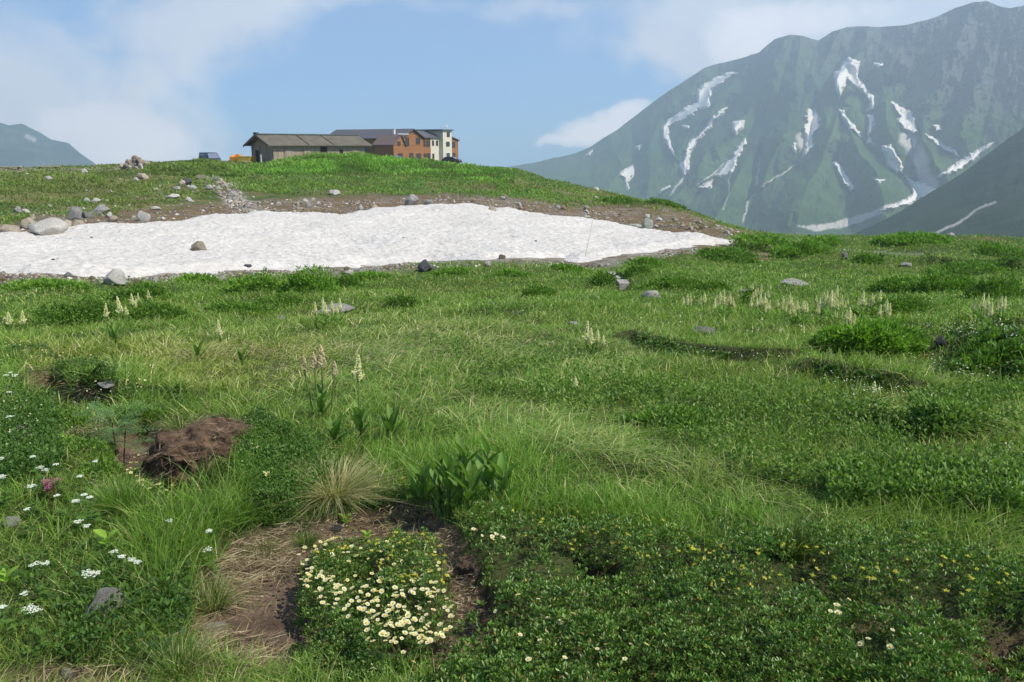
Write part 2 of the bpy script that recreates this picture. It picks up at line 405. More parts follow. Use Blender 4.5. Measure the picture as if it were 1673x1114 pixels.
# lush mounds of tall herbs in front of the hut
def ray_r(px, py, Z=None):
    """first hit of the sight line with the terrain grid -> world xy"""
    d = pix_dir(px, py); hl = math.hypot(d[0], d[1]); a = math.atan2(d[0], d[1]); s_ = d[2] / hl
    i = np.searchsorted(azs, a) - 1; w = (a - azs[i]) / (azs[i + 1] - azs[i])
    Zc = (1 - w) * (GZ if Z is None else Z)[i] + w * (GZ if Z is None else Z)[i + 1]; rr = np.exp(lrs)
    sc = (Zc - 1.6) / rr; k = np.where((rr > 1.2) & (sc >= s_))[0]
    if len(k) == 0: return None
    k = k[0]
    if k == 0: r = rr[0]
    else:
        g0, g1 = sc[k - 1] - s_, sc[k] - s_; r = rr[k - 1] + (rr[k] - rr[k - 1]) * (-g0 / (g1 - g0 + 1e-12))
    return r * sin(a), r * cos(a)
def to_world(poly, Z=None):
    out = []
    for p in poly:
        q = ray_r(*p, Z=Z)
        if q is not None: out.append(q)
    return out
for px, py, hgt, wx, wy in ((500, 262, 0.30, 2.4, 3.5), (530, 262, 0.25, 2.6, 3), (592, 262, 0.40, 3.6, 3.2), (650, 264, 0.25, 4, 3), (700, 266, .2, 4, 3), (290, 266, .4, 3, 3)):
    q = ray_r(px, py + 4)
    if q: GZ += hgt * np.exp(-((GX - q[0]) / wx) ** 2 - ((GY - q[1]) / wy) ** 2)

BZ = GZ.copy()
# eroded hollows (photograph px -> ground), depth in metres, edge softness
HOLLOWS = [
    ([(330, 940), (385, 880), (450, 858), (520, 848), (600, 826), (690, 826), (745, 862), (770, 905), (790, 960), (806, 1010), (800, 1045), (745, 1070), (735, 1114), (690, 1114), (700, 1060), (640, 1040), (500, 1040), (470, 1090), (400, 1070), (330, 1030)], 0.075, 0.07),
    ([(185, 700), (222, 690), (250, 705), (252, 745), (335, 792), (300, 812), (232, 792), (190, 750)], 0.12, 0.06),
    ([(40, 610), (80, 604), (125, 640), (190, 655), (180, 668), (110, 662), (50, 640)], 0.20, 0.05),
    ([(1600, 1030), (1673, 1010), (1760, 1010), (1800, 1180), (1640, 1140), (1615, 1090)], 0.22, 0.05),
    ([(1360, 995), (1460, 998), (1475, 1010), (1400, 1020), (1362, 1008)], 0.15, 0.04),
    ([(955, 915), (1000, 920), (1005, 965), (965, 960)], 0.15, 0.05),
    ([(0, 1095), (250, 1085), (270, 1130), (0, 1140)], 0.05, 0.05),
    ([(995, 444), (1012, 446), (1035, 476), (1018, 478)], 0.25, 0.15),
]
HW = []
HOLLOW = np.full(GX.shape, -9.0)
near = R_ < 30
for poly, dep, soft in HOLLOWS:
    w = to_world(poly, BZ); HW.append(w)
    if len(w) < 3: continue
    xx = GX[near] + 0.06 * fbm(GX[near] * 7, GY[near] * 7, 3, 21); yy = GY[near] + 0.06 * fbm(GX[near] * 7, GY[near] * 7, 3, 22)
    s_ = sdist(xx, yy, w); GZ[near] -= dep * sm(s_, -soft, soft * 0.4); HOLLOW[near] = np.maximum(HOLLOW[near], s_)
# low turf scarps in the right meadow (raised cushions in shallow terraces)
SCARPS = [([(1036, 556), (1070, 566), (1130, 580), (1200, 588), (1290, 596)], .10, .45), ([(1330, 616), (1380, 630), (1440, 640), (1490, 652)], .14, .42), ([(1535, 560), (1580, 560), (1673, 600), (1760, 640)], .22, .8),
          ([(1440, 700), (1530, 720), (1620, 716)], .10, .35), ([(1540, 436), (1620, 440), (1700, 442)], .35, 1.8), ([(1590, 545), (1650, 556), (1750, 560)], .22, .9), ([(150, 640), (250, 655), (310, 660)], .10, .3), ([(1000,640),(1120,660),(1230,690)], .03, .4), ([(900,740),(1050,770),(1250,790)], .03, .4)]
for line, hgt, wd in SCARPS:
    w = to_world(line, BZ)
    if len(w) < 2: continue
    c0 = np.mean(w, 0); rad = 3 + np.ptp(np.array(w), axis=0).max()
    sel = (np.hypot(GX - c0[0], GY - c0[1]) < rad) & (R_ < 60)
    x, y = GX[sel], GY[sel]
    d = ldist(x, y, w); xs = np.array(w)[:, 0]; ys = np.array(w)[:, 1]; o_ = np.argsort(xs)
    side = y - np.interp(x, xs[o_], ys[o_])
    f = np.where(side > 0, np.exp(-(d / wd) ** 2), np.exp(-(d / 0.05) ** 2)) * sm(x, xs.min() - .4, xs.min()) * (1 - sm(x, xs.max(), xs.max() + .4))
    GZ[sel] += hgt * f

def ground_z(x, y, Z=None):
    Z = GZ if Z is None else Z
    x = np.asarray(x, float); y = np.asarray(y, float); a = np.arctan2(x, y); l = np.log(np.maximum(np.hypot(x, y), 0.021))
    fi = np.interp(a, azs, np.arange(len(azs))); fj = np.interp(l, lrs, np.arange(len(lrs)))
    i = np.clip(fi.astype(int), 0, len(azs) - 2); j = np.clip(fj.astype(int), 0, len(lrs) - 2); u = fi - i; v = fj - j
    return (Z[i, j] * (1 - u) + Z[i + 1, j] * u) * (1 - v) + (Z[i, j + 1] * (1 - u) + Z[i + 1, j + 1] * u) * v
def at(px, py):
    q = ray_r(px, py)
    return Vector((q[0], q[1], float(ground_z(q[0], q[1]))))
def gpt(x, y): return Vector((x, y, float(ground_z(x, y))))
def mpp(p): return math.hypot(p[0], p[1]) / 1301.0     # metres per photograph pixel at a point, roughly

# ---- ground colour (own colours of soil, turf, gravel)
PXg, PYg = project(np.stack([GX, GY, BZ], -1))
n_a = fbm(GX * 0.35, GY * 0.35, 4, 31); n_b = fbm(GX * 1.3, GY * 1.3, 4, 32); n_c = fbm(GX * 0.09, GY * 0.12, 4, 33)
turf = np.array([0.07, 0.11, 0.025]); turf2 = np.array([0.11, 0.13, 0.035]); soil = np.array([0.20, 0.14, 0.10]); peat = np.array([0.10, 0.066, 0.046])
gravel = np.array([0.30, 0.275, 0.235]); brown = np.array([0.17, 0.115, 0.07]); lush = np.array([0.085, 0.17, 0.03]); olive = np.array([0.17, 0.165, 0.06])
def mixc(c0, c1, f): return c0 * (1 - f[..., None]) + c1 * f[..., None]
GC = mixc(np.broadcast_to(turf, GX.shape + (3,)).copy(), turf2, sm(n_a + 0.5 * n_b, -0.2, 0.4))
far = R_ > 34
hill = sm(R_, 36, 42)
GC = mixc(GC, lush, hill * sm(n_c + 0.5 * n_a, -0.25, 0.15) * 0.85)
GC = mixc(GC, olive, hill * sm(n_b * .6 + n_a * 0.8 + n_c * .5 + .25 * sm(-PXg, -420, -250), -0.05, 0.3) * 0.85)
GC = mixc(GC, np.array([0.16, 0.12, 0.07]), hill * sm(n_a + .4 * n_b, 0.12, 0.4) * sm(PYg, 272, 300) * .6)
SNOW_PX = [(-60, 384), (0, 384), (30, 384), (90, 378), (130, 370), (160, 366), (230, 366), (300, 361), (360, 353), (420, 349), (480, 350), (560, 353), (600, 344), (650, 339), (745, 336), (800, 340), (860, 347), (930, 355), (1010, 367), (1080, 378), (1130, 383), (1165, 388), (1203, 393),
           (1180, 397), (1130, 402), (1080, 408), (1020, 414), (985, 420), (945, 430), (920, 421), (850, 421), (790, 424), (700, 427), (640, 430), (560, 436), (500, 440), (420, 441), (330, 447), (230, 450), (120, 449), (40, 446), (-60, 445)]
SNOWW = to_world(SNOW_PX, BZ)
reg = (R_ > 17) & (R_ < 110) & (np.abs(AZ) < 0.74)
sS = np.full(GX.shape, -99.0)
sS[reg] = sdist(GX[reg], GY[reg], SNOWW)
wob = 1.5 * fbm(GX * 0.5, GY * 0.5, 3, 41)
upper = (R_ > 34) | ((PXg > 1000) & (R_ > 30) & (PYg < 400))
bw = np.interp(PXg, [0, 250, 420, 560, 700, 850, 1000, 1120, 1230], [4.5, 7.5, 12, 13, 11, 13, 18, 17, 7])
bank = upper * sm(sS + wob * 2.2 + 2.0 * n_b, -bw, -bw * 0.45) * (sS < 0.5) * (PXg < 1260)
GC = mixc(GC, brown, bank * 0.9)
GC = mixc(GC, gravel * 0.75, bank * sm(n_b + 0.4 * n_a, 0.02, 0.3) * 0.55)
low = (~upper) * sm(sS + wob * 0.5, -np.interp(PXg, [0, 250, 500, 900, 1200], [4.6, 3.4, 3.4, 2.6, 1.0]), -0.4) * reg
GC = mixc(GC, gravel, low * 0.85)
GC = mixc(GC, brown * 0.8, low * sm(n_b, 0.05, 0.3) * 0.7)
GC = mixc(GC, gravel, sm(sS, -0.3, 0.3))
# stone runs and tracks on the slope
for line, wd in (([(345, 288), (365, 300), (380, 318), (395, 335), (408, 348)], 1.1), ([(0, 277), (60, 277), (150, 276), (240, 274)], 1.8)):
    w = to_world(line, BZ)
    d = ldist(GX, GY, w) + 0.7 * n_b
    GC = mixc(GC, gravel * 1.1, (1 - sm(d, wd * 0.5, wd)) * 0.9)
w = to_world([(1375, 408), (1450, 413), (1540, 412)], BZ); d = ldist(GX, GY, w); GC = mixc(GC, gravel * 0.7, (1 - sm(d + .4 * n_b, 0.1, 0.5)) * (R_ > 14))
# bare soil in the hollows
hol = sm(HOLLOW, -0.06, 0.0)
GC = mixc(GC, mixc(np.broadcast_to(soil, GX.shape + (3,)), peat, sm(n_b + fbm(GX * 5, GY * 5, 3, 44), -0.1, 0.5)), hol)
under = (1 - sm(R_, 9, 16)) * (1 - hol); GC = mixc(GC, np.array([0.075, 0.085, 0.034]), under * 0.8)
vall = sm(R_, 300, 600)
GC = mixc(GC, np.array([0.045, 0.085, 0.03]), vall)

nA, nR = len(azs), len(lrs)
idx = np.arange(nA * nR).reshape(nA, nR)
Q = np.stack([idx[:-1, :-1], idx[:-1, 1:], idx[1:, 1:], idx[1:, :-1]], -1).reshape(-1, 4)
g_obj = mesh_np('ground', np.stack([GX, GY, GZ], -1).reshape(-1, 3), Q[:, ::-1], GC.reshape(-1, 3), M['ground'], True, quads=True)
tag(g_obj, 'grassy alpine plateau with bare soil hollows and a brown stony bank', kind='structure')

# ------------------------------------------------------------------ big snowfield
def snow_mat(name, c1=(0.64, 0.615, 0.575), dirt=True):
    m_, nt, h = base_mat(name); g = h.n('ShaderNodeNewGeometry'); P = g.outputs['Position']
    mp = h.n('ShaderNodeMapping', inp={0: P, 'Scale': (1.0, 1.6, 1.0), 'Rotation': (0, 0, 0.25)}).outputs[0]
    n1 = h.noise(mp, 4.6, 5, 0.6, 0.7); n2 = h.noise(P, 0.25, 5, 0.6); n3 = h.noise(mp, 9.0, 5, 0.7)
    cc = h.mix(h.ramp(n1.outputs[0], [(0.40, 0.8), (0.52, 0.0)]), c1, (0.46, 0.425, 0.38))
    cc = h.mix(h.ramp(n2.outputs[0], [(0.35, 0.5), (0.6, 0.0)]), cc, (0.54, 0.51, 0.465))
    cc = h.mix(h.ramp(n3.outputs[0], [(0.66, 0.0), (0.76, 0.5)]), cc, (0.42, 0.36, 0.30))
    b = h.n('ShaderNodeBump', inp={'Strength': 0.7, 'Distance': 0.12, 'Height': n1.outputs[0]})
    p = h.n('ShaderNodeBsdfPrincipled', inp={'Base Color': cc, 'Roughness': 0.8, 'Normal': b.outputs[0], 'Specular IOR Level': 0.25})
    h.link(p.outputs[0], h.n('ShaderNodeOutputMaterial').inputs[0]); return m_
M['snow'] = snow_mat('old_snow')
sa = np.linspace(-0.66, 0.32, 900); sl = np.linspace(math.log(19), math.log(62), 520)
A2, L2 = np.meshgrid(sa, sl, indexing='ij'); X2, Y2 = np.exp(L2) * np.sin(A2), np.exp(L2) * np.cos(A2)
s2 = sdist(X2 + 0.5 * fbm(X2 * 1.2, Y2 * 1.2, 3, 51), Y2 + 0.5 * fbm(X2 * 1.2, Y2 * 1.2, 3, 52), SNOWW)
Xr = X2 * 0.97 + Y2 * 0.25; Yr = Y2 * 0.97 - X2 * 0.25
cups = np.abs(fbm(Xr * 2.5, Yr * 3.6, 3, 53)) * 0.10
Z2 = ground_z(X2, Y2) + np.clip(s2 * 0.2, -0.35, 0.12) + 0.02 + cups * sm(s2, 0, 0.6)
keep = s2 > -0.6
ii = np.arange(X2.size).reshape(X2.shape); kq = keep[:-1, :-1] & keep[1:, 1:] & keep[:-1, 1:] & keep[1:, :-1]
Q2 = np.stack([ii[:-1, :-1], ii[:-1, 1:], ii[1:, 1:], ii[1:, :-1]], -1)[kq][:, ::-1]
used, inv = np.unique(Q2, return_inverse=True)
P2 = np.stack([X2, Y2, Z2], -1).reshape(-1, 3)[used]
so = mesh_np('snowfield', P2, inv.reshape(Q2.shape), None, M['snow'], True, quads=True)
tag(so, 'large dirty white snow patch below the hut slope', kind='structure')
def snow_z(x, y):
    s_ = sdist(np.array([x]), np.array([y]), SNOWW)[0]
    return float(ground_z(x, y)) + max(0, min(0.12, s_ * 0.2))

# ------------------------------------------------------------------ mountains
def mtn_mat(name, g1, g2, rock, rockf=0.5, zr=(150, 420), xr=None):
    m_, nt, h = base_mat(name); g = h.n('ShaderNodeNewGeometry'); P = g.outputs['Position']
    n1 = h.noise(P, 0.004, 8, 0.6); n2 = h.noise(P, 0.02, 8, 0.65); n3 = h.noise(P, 0.1, 5, 0.65)
    a = h.n('ShaderNodeAttribute', attribute_name='Col')
    cc = h.mix(h.ramp(n1.outputs[0], [(0.35, 0.0), (0.65, 1.0)]), g1, g2)
    cc = h.mix(h.ramp(n2.outputs[0], [(0.35, 0.6), (0.6, 0.0)]), cc, tuple(q * 0.45 for q in g1))
    rk = h.mix(n3.outputs[0], tuple(q * 0.6 for q in rock), tuple(q * 1.3 for q in rock))
    sepc = h.n('ShaderNodeSeparateColor', inp={0: a.outputs['Color']})
    rm = h.m('ADD', sepc.outputs[0], h.m('MULTIPLY_ADD', n2.outputs[0], 1.6, -0.95))
    cc = h.mix(h.ramp(rm, [(0.15, 0.0), (0.6, rockf)]), cc, rk)
    cc = h.mix(h.m('MULTIPLY', sepc.outputs[1], 0.9), cc, (0.50, 0.47, 0.43))
    hh = h.m('ADD', h.m('MULTIPLY', n2.outputs[0], 1.0), h.m('MULTIPLY', n3.outputs[0], 0.25))
    b = h.n('ShaderNodeBump', inp={'Strength': 0.8, 'Distance': 8.0, 'Height': hh})
    p = h.n('ShaderNodeBsdfPrincipled', inp={'Base Color': cc, 'Roughness': 0.95, 'Normal': b.outputs[0], 'Specular IOR Level': 0.05})
    h.link(p.outputs[0], h.n('ShaderNodeOutputMaterial').inputs[0]); return m_
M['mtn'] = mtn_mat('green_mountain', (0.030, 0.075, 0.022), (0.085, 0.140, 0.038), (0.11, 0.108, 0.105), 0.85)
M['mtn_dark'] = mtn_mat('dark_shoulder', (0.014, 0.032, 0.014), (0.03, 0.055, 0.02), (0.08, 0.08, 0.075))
M['mtn_far'] = mtn_mat('far_mountain', (0.03, 0.06, 0.02), (0.06, 0.09, 0.035), (0.2, 0.19, 0.17))

class Mountain:
    def __init__(s, crest, foot, rc, rf, p=1.0, gully=(), spur=(), amp=0, noise=20, seed=0, wob=2.0):
        s.cx, s.cy = np.array(crest, float).T; s.fx, s.fy = np.array(foot, float).T
        s.rcx, s.rcy = np.array(rc, float).T; s.rfx, s.rfy = np.array(rf, float).T
        s.p = p; s.g = gully; s.s = spur; s.amp = amp; s.noise = noise; s.seed = seed; s.wob = wob
    def crest(s, px): return np.interp(px, s.cx, s.cy) + s.wob * fbm(px / 22, px * 0, 4, s.seed + 90)
    def r(s, px, py):
        c_ = s.crest(px); f = np.interp(px, s.fx, s.fy); t = np.clip((f - py) / np.maximum(f - c_, 6), 0, 1.0)
        rc = np.interp(px, s.rcx, s.rcy); rf = np.interp(px, s.rfx, s.rfy)
        r = rf + (rc - rf) * t ** s.p
        if s.g:
            wx = px + 14 * fbm(px / 60, py / 60, 3, s.seed + 1); wy = py + 14 * fbm(px / 60, py / 60, 3, s.seed + 2)
            dg = np.min([ldist(wx, wy, l) for l in s.g], 0); dr = np.min([ldist(wx, wy, l) for l in s.s], 0)
            D = (dg - dr) / (dg + dr + 2)
            r = r - s.amp * D * (0.35 + 0.65 * np.clip(np.minimum(dg + dr, 60) / 60, 0, 1))
        # ribs running down the slope
        q = (px - 1330) / 1.0
        rib = np.abs(fbm(px / 60 + py / 120, py / 140, 4, s.seed + 5, 0.42))
        r = r + s.noise * (1.6 * rib + 0.9 * fbm(px / 36, py / 36, 5, s.seed + 7, 0.5) + (0.35 + 0.9 * sm(px, 1330, 1560) * sm(-py, -260, -150)) * fbm(px / 8 + py / 30, py / 15, 4, s.seed + 9, .6))
        return r
    def P(s, px, py, dr=0.0):
        d = pix_dir(px, py); hl = np.hypot(d[..., 0], d[..., 1]); k = (s.r(px, py) + dr) / hl
        return CAM + d * k[..., None]
    def build(s, name, x0, x1, nx, ny, mat, colf=None, label=''):
        xs = np.linspace(x0, x1, nx); t = np.linspace(0, 1, ny)
        X, T_ = np.meshgrid(xs, t, indexing='ij'); c_ = s.crest(X); f = np.interp(X, s.fx, s.fy)
        Y = f + (c_ - f) * T_; V = s.P(X, Y)
        for k in (1, 2, 3):       # far side of the crest
            b = V[:, ny - 1:ny].copy(); d = b - CAM; b = b + d * np.array([1, 1, 0]) * 0.05 * k; b[..., 2] -= 60 * k * k
            V = np.concatenate([V, b], 1)
        col = np.zeros(V.shape); 
        if colf is not None: col[:, :ny] = colf(X, Y)
        n, m_ = V.shape[:2]; I = np.arange(n * m_).reshape(n, m_)
        Qm = np.stack([I[:-1, :-1], I[1:, :-1], I[1:, 1:], I[:-1, 1:]], -1).reshape(-1, 4)
        o = mesh_np(name, V.reshape(-1, 3), Qm, col.reshape(-1, 3), mat, True, quads=True)
        tag(o, label, kind='structure'); return o

crest = [(780, 285), (830, 272), (900, 260), (940, 250), (965, 240), (1010, 211), (1060, 173), (1090, 150), (1120, 131), (1150, 112), (1180, 102), (1205, 96), (1240, 85), (1265, 64), (1290, 57), (1310, 58), (1337, 65), (1360, 52), (1385, 44), (1420, 43), (1440, 44), (1480, 41), (1520, 30), (1560, 14), (1590, 4), (1612, 1), (1630, 8), (1650, 14), (1673, 8), (1720, -10), (1850, 10), (2100, 60)]
foot = [(780, 300), (850, 300), (950, 330), (1050, 372), (1150, 392), (1310, 400), (2100, 400)]
gl = [[(1205, 118), (1160, 135), (1140, 175), (1095, 200), (1085, 225), (1110, 270), (1120, 300)], [(1190, 175), (1160, 205), (1130, 240), (1118, 285), (1085, 320)],
      [(1250, 180), (1218, 230), (1190, 270), (1150, 305), (1120, 340)], [(1400, 60), (1360, 130), (1325, 190), (1318, 240), (1290, 275), (1235, 315), (1222, 340), (1215, 370)],
      [(1440, 60), (1385, 105), (1400, 145), (1425, 180), (1420, 225), (1445, 260), (1470, 290), (1500, 315)], [(1470, 130), (1375, 170), (1385, 205), (1420, 235)], [(1520, 100), (1465, 170), (1500, 215), (1480, 260), (1490, 300)],
      [(1600, 60), (1560, 180), (1520, 220), (1565, 250)], [(1365, 265), (1395, 310), (1400, 360)], [(1020, 290), (1030, 275), (1045, 235)], [(1640, 60), (1620, 150), (1600, 235)], [(1240, 250), (1228, 330)]]
sp = [[(1140, 120), (1075, 190), (1060, 250), (1055, 330)], [(1240, 90), (1185, 150), (1125, 225), (1100, 260)], [(1290, 60), (1235, 165), (1170, 240), (1100, 320), (1080, 350)], [(1310, 60), (1300, 170), (1240, 240), (1195, 300), (1165, 370)],
      [(1380, 46), (1345, 110), (1290, 200), (1262, 260), (1250, 300)], [(1395, 150), (1370, 200), (1345, 260), (1310, 320), (1300, 390)], [(1420, 60), (1365, 150), (1400, 230), (1440, 300), (1450, 340)], [(1520, 34), (1440, 120), (1450, 210), (1470, 250)],
      [(1590, 6), (1540, 110), (1520, 180), (1500, 225), (1530, 270)], [(1660, 15), (1600, 130), (1570, 215)], [(1000, 220), (1010, 270), (985, 320)], [(1330, 120), (1352, 200), (1340, 240)]]
MT = Mountain(crest, foot, [(780, 3400), (1000, 3000), (1300, 2700), (1600, 2500), (2100, 2300)], [(780, 2300), (1100, 1650), (1400, 1350), (2100, 1250)], 0.95, gl, sp, 115, 36, 100)
def mcol(X, Y):
    o = np.zeros(X.shape + (3,))
    hgt = sm(-Y, -190, -60) * 0.45 + sm(X, 1380, 1600) * sm(-Y, -260, -120) * 0.55
    o[..., 0] = np.clip(hgt + 0.12, 0, 1)
    pale = 0
    for line, w in (([(1318, 250), (1288, 278), (1250, 300), (1232, 318), (1222, 330), (1220, 345), (1215, 362)], 1.5), ([(1192, 285), (1190, 320), (1182, 342)], 1.0), ([(1140, 300), (1165, 285), (1200, 250)], 1.2), ([(1310, 225), (1318, 250)], 9), ([(1480, 225), (1500, 250), (1510, 285), (1520, 300)], 12), ([(1120, 285), (1095, 318)], 2.0), ([(1242, 258), (1235, 300)], 2.2)):
        pale = np.maximum(pale, 1 - sm(ldist(X + 4 * fbm(X / 9, Y / 9, 3, 77), Y, line), w * 0.5, w * 1.4))
    wash = sdist(X, Y, [(1300, 369), (1360, 362), (1420, 345), (1490, 318), (1535, 306), (1500, 330), (1440, 352), (1380, 372), (1330, 380)])
    pale = np.maximum(pale, sm(wash + 3 * fbm(X / 8, Y / 8, 3, 78), 0, 3))
    o[..., 1] = pale; return o
MT.build('mountain', 780, 2050, 1100, 420, M['mtn'], mcol, 'green mountain with snow gullies rising at right, top in cloud')
M2 = Mountain([(1290, 398), (1380, 390), (1430, 366), (1470, 346), (1530, 308), (1570, 284), (1600, 262), (1640, 232), (1673, 208), (1760, 150), (2100, -20)], [(1290, 402), (1400, 415), (2100, 425)],
              [(1290, 900), (1673, 1150), (2100, 1250)], [(1290, 700), (1673, 560), (2100, 520)], 1.0, [], [], 0, 9, 200, 1.2)
def m2col(X, Y):
    o = np.zeros(X.shape + (3,)); o[..., 0] = 0.18 + 0.25 * sm(X, 1500, 1700)
    d = ldist(X + 5 * fbm(X / 12, Y / 12, 3, 79), Y, [(1530, 380), (1570, 362), (1600, 340), (1625, 330)]); o[..., 1] = (1 - sm(d, 1.0, 3.0)) * 0.75
    return o
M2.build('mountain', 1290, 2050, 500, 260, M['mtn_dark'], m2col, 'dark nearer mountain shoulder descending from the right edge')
M3 = Mountain([(-300, 190), (0, 200), (15, 204), (36, 201), (60, 214), (85, 229), (100, 231), (112, 234), (128, 248), (150, 264), (175, 280)], [(-300, 290), (175, 290)], [(-300, 3450), (175, 3300)], [(-300, 2700), (175, 2950)], 1.0, [], [], 0, 45, 300, 1.4)
M3.build('mountain', -260, 170, 300, 110, M['mtn_far'], lambda X, Y: np.stack([0.35 + X * 0, X * 0 + 0.7 * (1 - sm(ldist(X, Y, [(44, 222), (56, 228)]), 2, 5)), X * 0], -1), 'hazy blue mountain at the far left horizon')

MS = snow_mat('mountain_snow', (0.95, 0.90, 0.82)); M['msnow'] = MS
PATCH = [
    ([(1205, 118), (1190, 119), (1168, 129), (1150, 138), (1140, 150), (1138, 168), (1118, 176), (1108, 187), (1090, 196), (1084, 205), (1083, 222), (1092, 240), (1101, 254), (1092, 225), (1092, 208), (1100, 202), (1112, 199), (1130, 188), (1142, 178), (1158, 174), (1160, 158), (1163, 145), (1183, 133)], 'long bent snow gully high on the left slope'),
    ([(1187, 177), (1175, 182), (1160, 197), (1150, 212), (1128, 232), (1120, 245), (1117, 262), (1109, 270), (1118, 287), (1126, 277), (1127, 250), (1136, 235), (1150, 220), (1162, 207), (1165, 198), (1182, 184)], 'thin snow gully right of the long bent one'),
    ([(1198, 199), (1215, 197), (1212, 210), (1202, 220), (1197, 210)], 'small square snow patch between two snow gullies'),
    ([(1218, 226), (1205, 240), (1195, 258), (1180, 273), (1168, 287), (1180, 289), (1197, 280), (1203, 262), (1212, 245), (1218, 234)], 'slanting snow streak below the small square patch'),
    ([(1165, 294), (1143, 305), (1148, 308), (1162, 307)], 'tiny snow patch at foot of slanting streak'),
    ([(1012, 286), (1022, 276), (1035, 270), (1035, 283), (1030, 293), (1024, 298), (1027, 308), (1022, 300), (1020, 290)], 'lowest left snow patch near the ridge end'),
    ([(1094, 303), (1083, 308), (1078, 316), (1086, 312), (1095, 305)], 'small sliver of snow just above the plateau rim'),
    ([(956, 252), (968, 246), (964, 252)], 'leftmost tiny fleck of snow on the mountain'),
    ([(1320, 178), (1334, 182), (1339, 196), (1337, 210), (1328, 222), (1329, 240), (1320, 250), (1309, 261), (1316, 245), (1318, 225), (1311, 208), (1320, 198), (1316, 186)], 'tall snow patch in the middle of the mountain'),
    ([(1297, 232), (1301, 233), (1299, 248), (1295, 240)], 'small fleck of snow left of the tall middle patch'),
    ([(1388, 94), (1403, 102), (1400, 125), (1408, 136), (1420, 150), (1427, 158), (1427, 178), (1418, 181), (1422, 165), (1410, 152), (1395, 140), (1384, 128), (1375, 150), (1372, 158), (1366, 140), (1362, 118), (1372, 115), (1378, 103)], 'highest snow patch shaped like a fork'),
    ([(1417, 186), (1429, 188), (1428, 200), (1423, 218), (1418, 220), (1419, 205)], 'narrow snow strip under the forked patch'),
    ([(1420, 222), (1429, 238), (1416, 233)], 'small snow triangle below the narrow strip'),
    ([(1370, 179), (1378, 180), (1382, 192), (1395, 205), (1406, 222), (1392, 212), (1378, 196)], 'thin slanting snow strip left of the narrow strip'),
    ([(1455, 167), (1466, 173), (1488, 182), (1494, 195), (1500, 215), (1494, 219), (1478, 210), (1466, 200), (1470, 188), (1462, 178)], 'broad slanting snow patch under the right crest'),
    ([(1527, 205), (1536, 205), (1537, 213), (1529, 215)], 'round snow dot on the right cliffs'),
    ([(1514, 219), (1530, 228), (1545, 239), (1563, 244), (1567, 256), (1550, 250), (1530, 238)], 'curved snow strip beside the scree at right'),
    ([(1441, 240), (1455, 237), (1462, 250), (1472, 262), (1476, 284), (1464, 280), (1450, 272), (1448, 255)], 'thick snow patch above the valley head'),
    ([(1624, 232), (1600, 244), (1578, 256), (1556, 272), (1540, 282), (1532, 288), (1550, 285), (1570, 275), (1598, 256), (1612, 244)], 'bright snow band along the right ravine'),
    ([(1478, 288), (1490, 296), (1510, 300), (1530, 310), (1515, 320), (1490, 332), (1462, 340), (1440, 344), (1462, 334), (1488, 322), (1492, 312), (1488, 300)], 'snow tongue filling the head of the valley'),
    ([(1360, 265), (1368, 264), (1376, 275), (1388, 292), (1399, 310), (1390, 311), (1378, 299), (1370, 282)], 'lone slanting snow patch low in the middle'),
    ([(1430, 294), (1446, 293), (1436, 300)], 'tiny snow fleck left of the valley head'),
    ([(1428, 104), (1443, 105), (1438, 110)], 'tiny snow fleck right of forked patch'),
    ([(1084, 309), (1096, 303), (1090, 312)], None), ([(1040, 240), (1048, 238), (1045, 244)], 'tiny fleck near left of the long bent gully'),
    ([(1114, 206), (1124, 205), (1124, 210)], 'snow crumb beside the long bent gully'), ([(1478, 234), (1484, 232), (1486, 240)], None), ([(1232, 290), (1236, 289), (1235, 297)], None),
]
for poly, lab in PATCH:
    if lab is None: continue
    c_p = np.mean(poly, 0)
    pl = np.array(poly, float); x0, y0 = pl.min(0) - 4; x1, y1 = pl.max(0) + 4
    st = 0.6; X, Y = np.meshgrid(np.arange(x0, x1, st), np.arange(y0, y1, st), indexing='ij')
    wx = X + 3.2 * fbm(X / 5, Y / 5, 3, 61); wy = Y + 3.2 * fbm(X / 5, Y / 5, 3, 62)
    s_ = sdist(wx, wy, poly) + 1.3
    r_raw = MT.r(X, Y); r_s = r_raw.copy()
    for it in range(10):
        q_ = np.pad(r_s, 4, mode='edge'); r_s = (q_[:-8, 4:-4] + q_[8:, 4:-4] + q_[4:-4, :-8] + q_[4:-4, 8:] + q_[4:-4, 4:-4]) / 5
    w_ = sm(s_, -.5, 2.5); r_f = r_raw * (1 - w_) + np.minimum(r_s, r_raw) * w_ - np.clip(s_ * 12, -12, 40)
    d_ = pix_dir(X, Y); V = CAM + d_ * (r_f / np.hypot(d_[..., 0], d_[..., 1]))[..., None]; k = s_ > -1.2
    # only in front of crest
    k &= Y > MT.crest(X)
    I = np.arange(X.size).reshape(X.shape); kq = k[:-1, :-1] & k[1:, 1:] & k[:-1, 1:] & k[1:, :-1]
    Qm = np.stack([I[:-1, :-1], I[:-1, 1:], I[1:, 1:], I[1:, :-1]], -1)[kq]
    if len(Qm) == 0: continue
    u_, inv = np.unique(Qm, return_inverse=True)
    tag(mesh_np('snow_patch', V.reshape(-1, 3)[u_], inv.reshape(Qm.shape), None, MS, True, quads=True), lab, kind='structure', group='snow patches on the mountain')

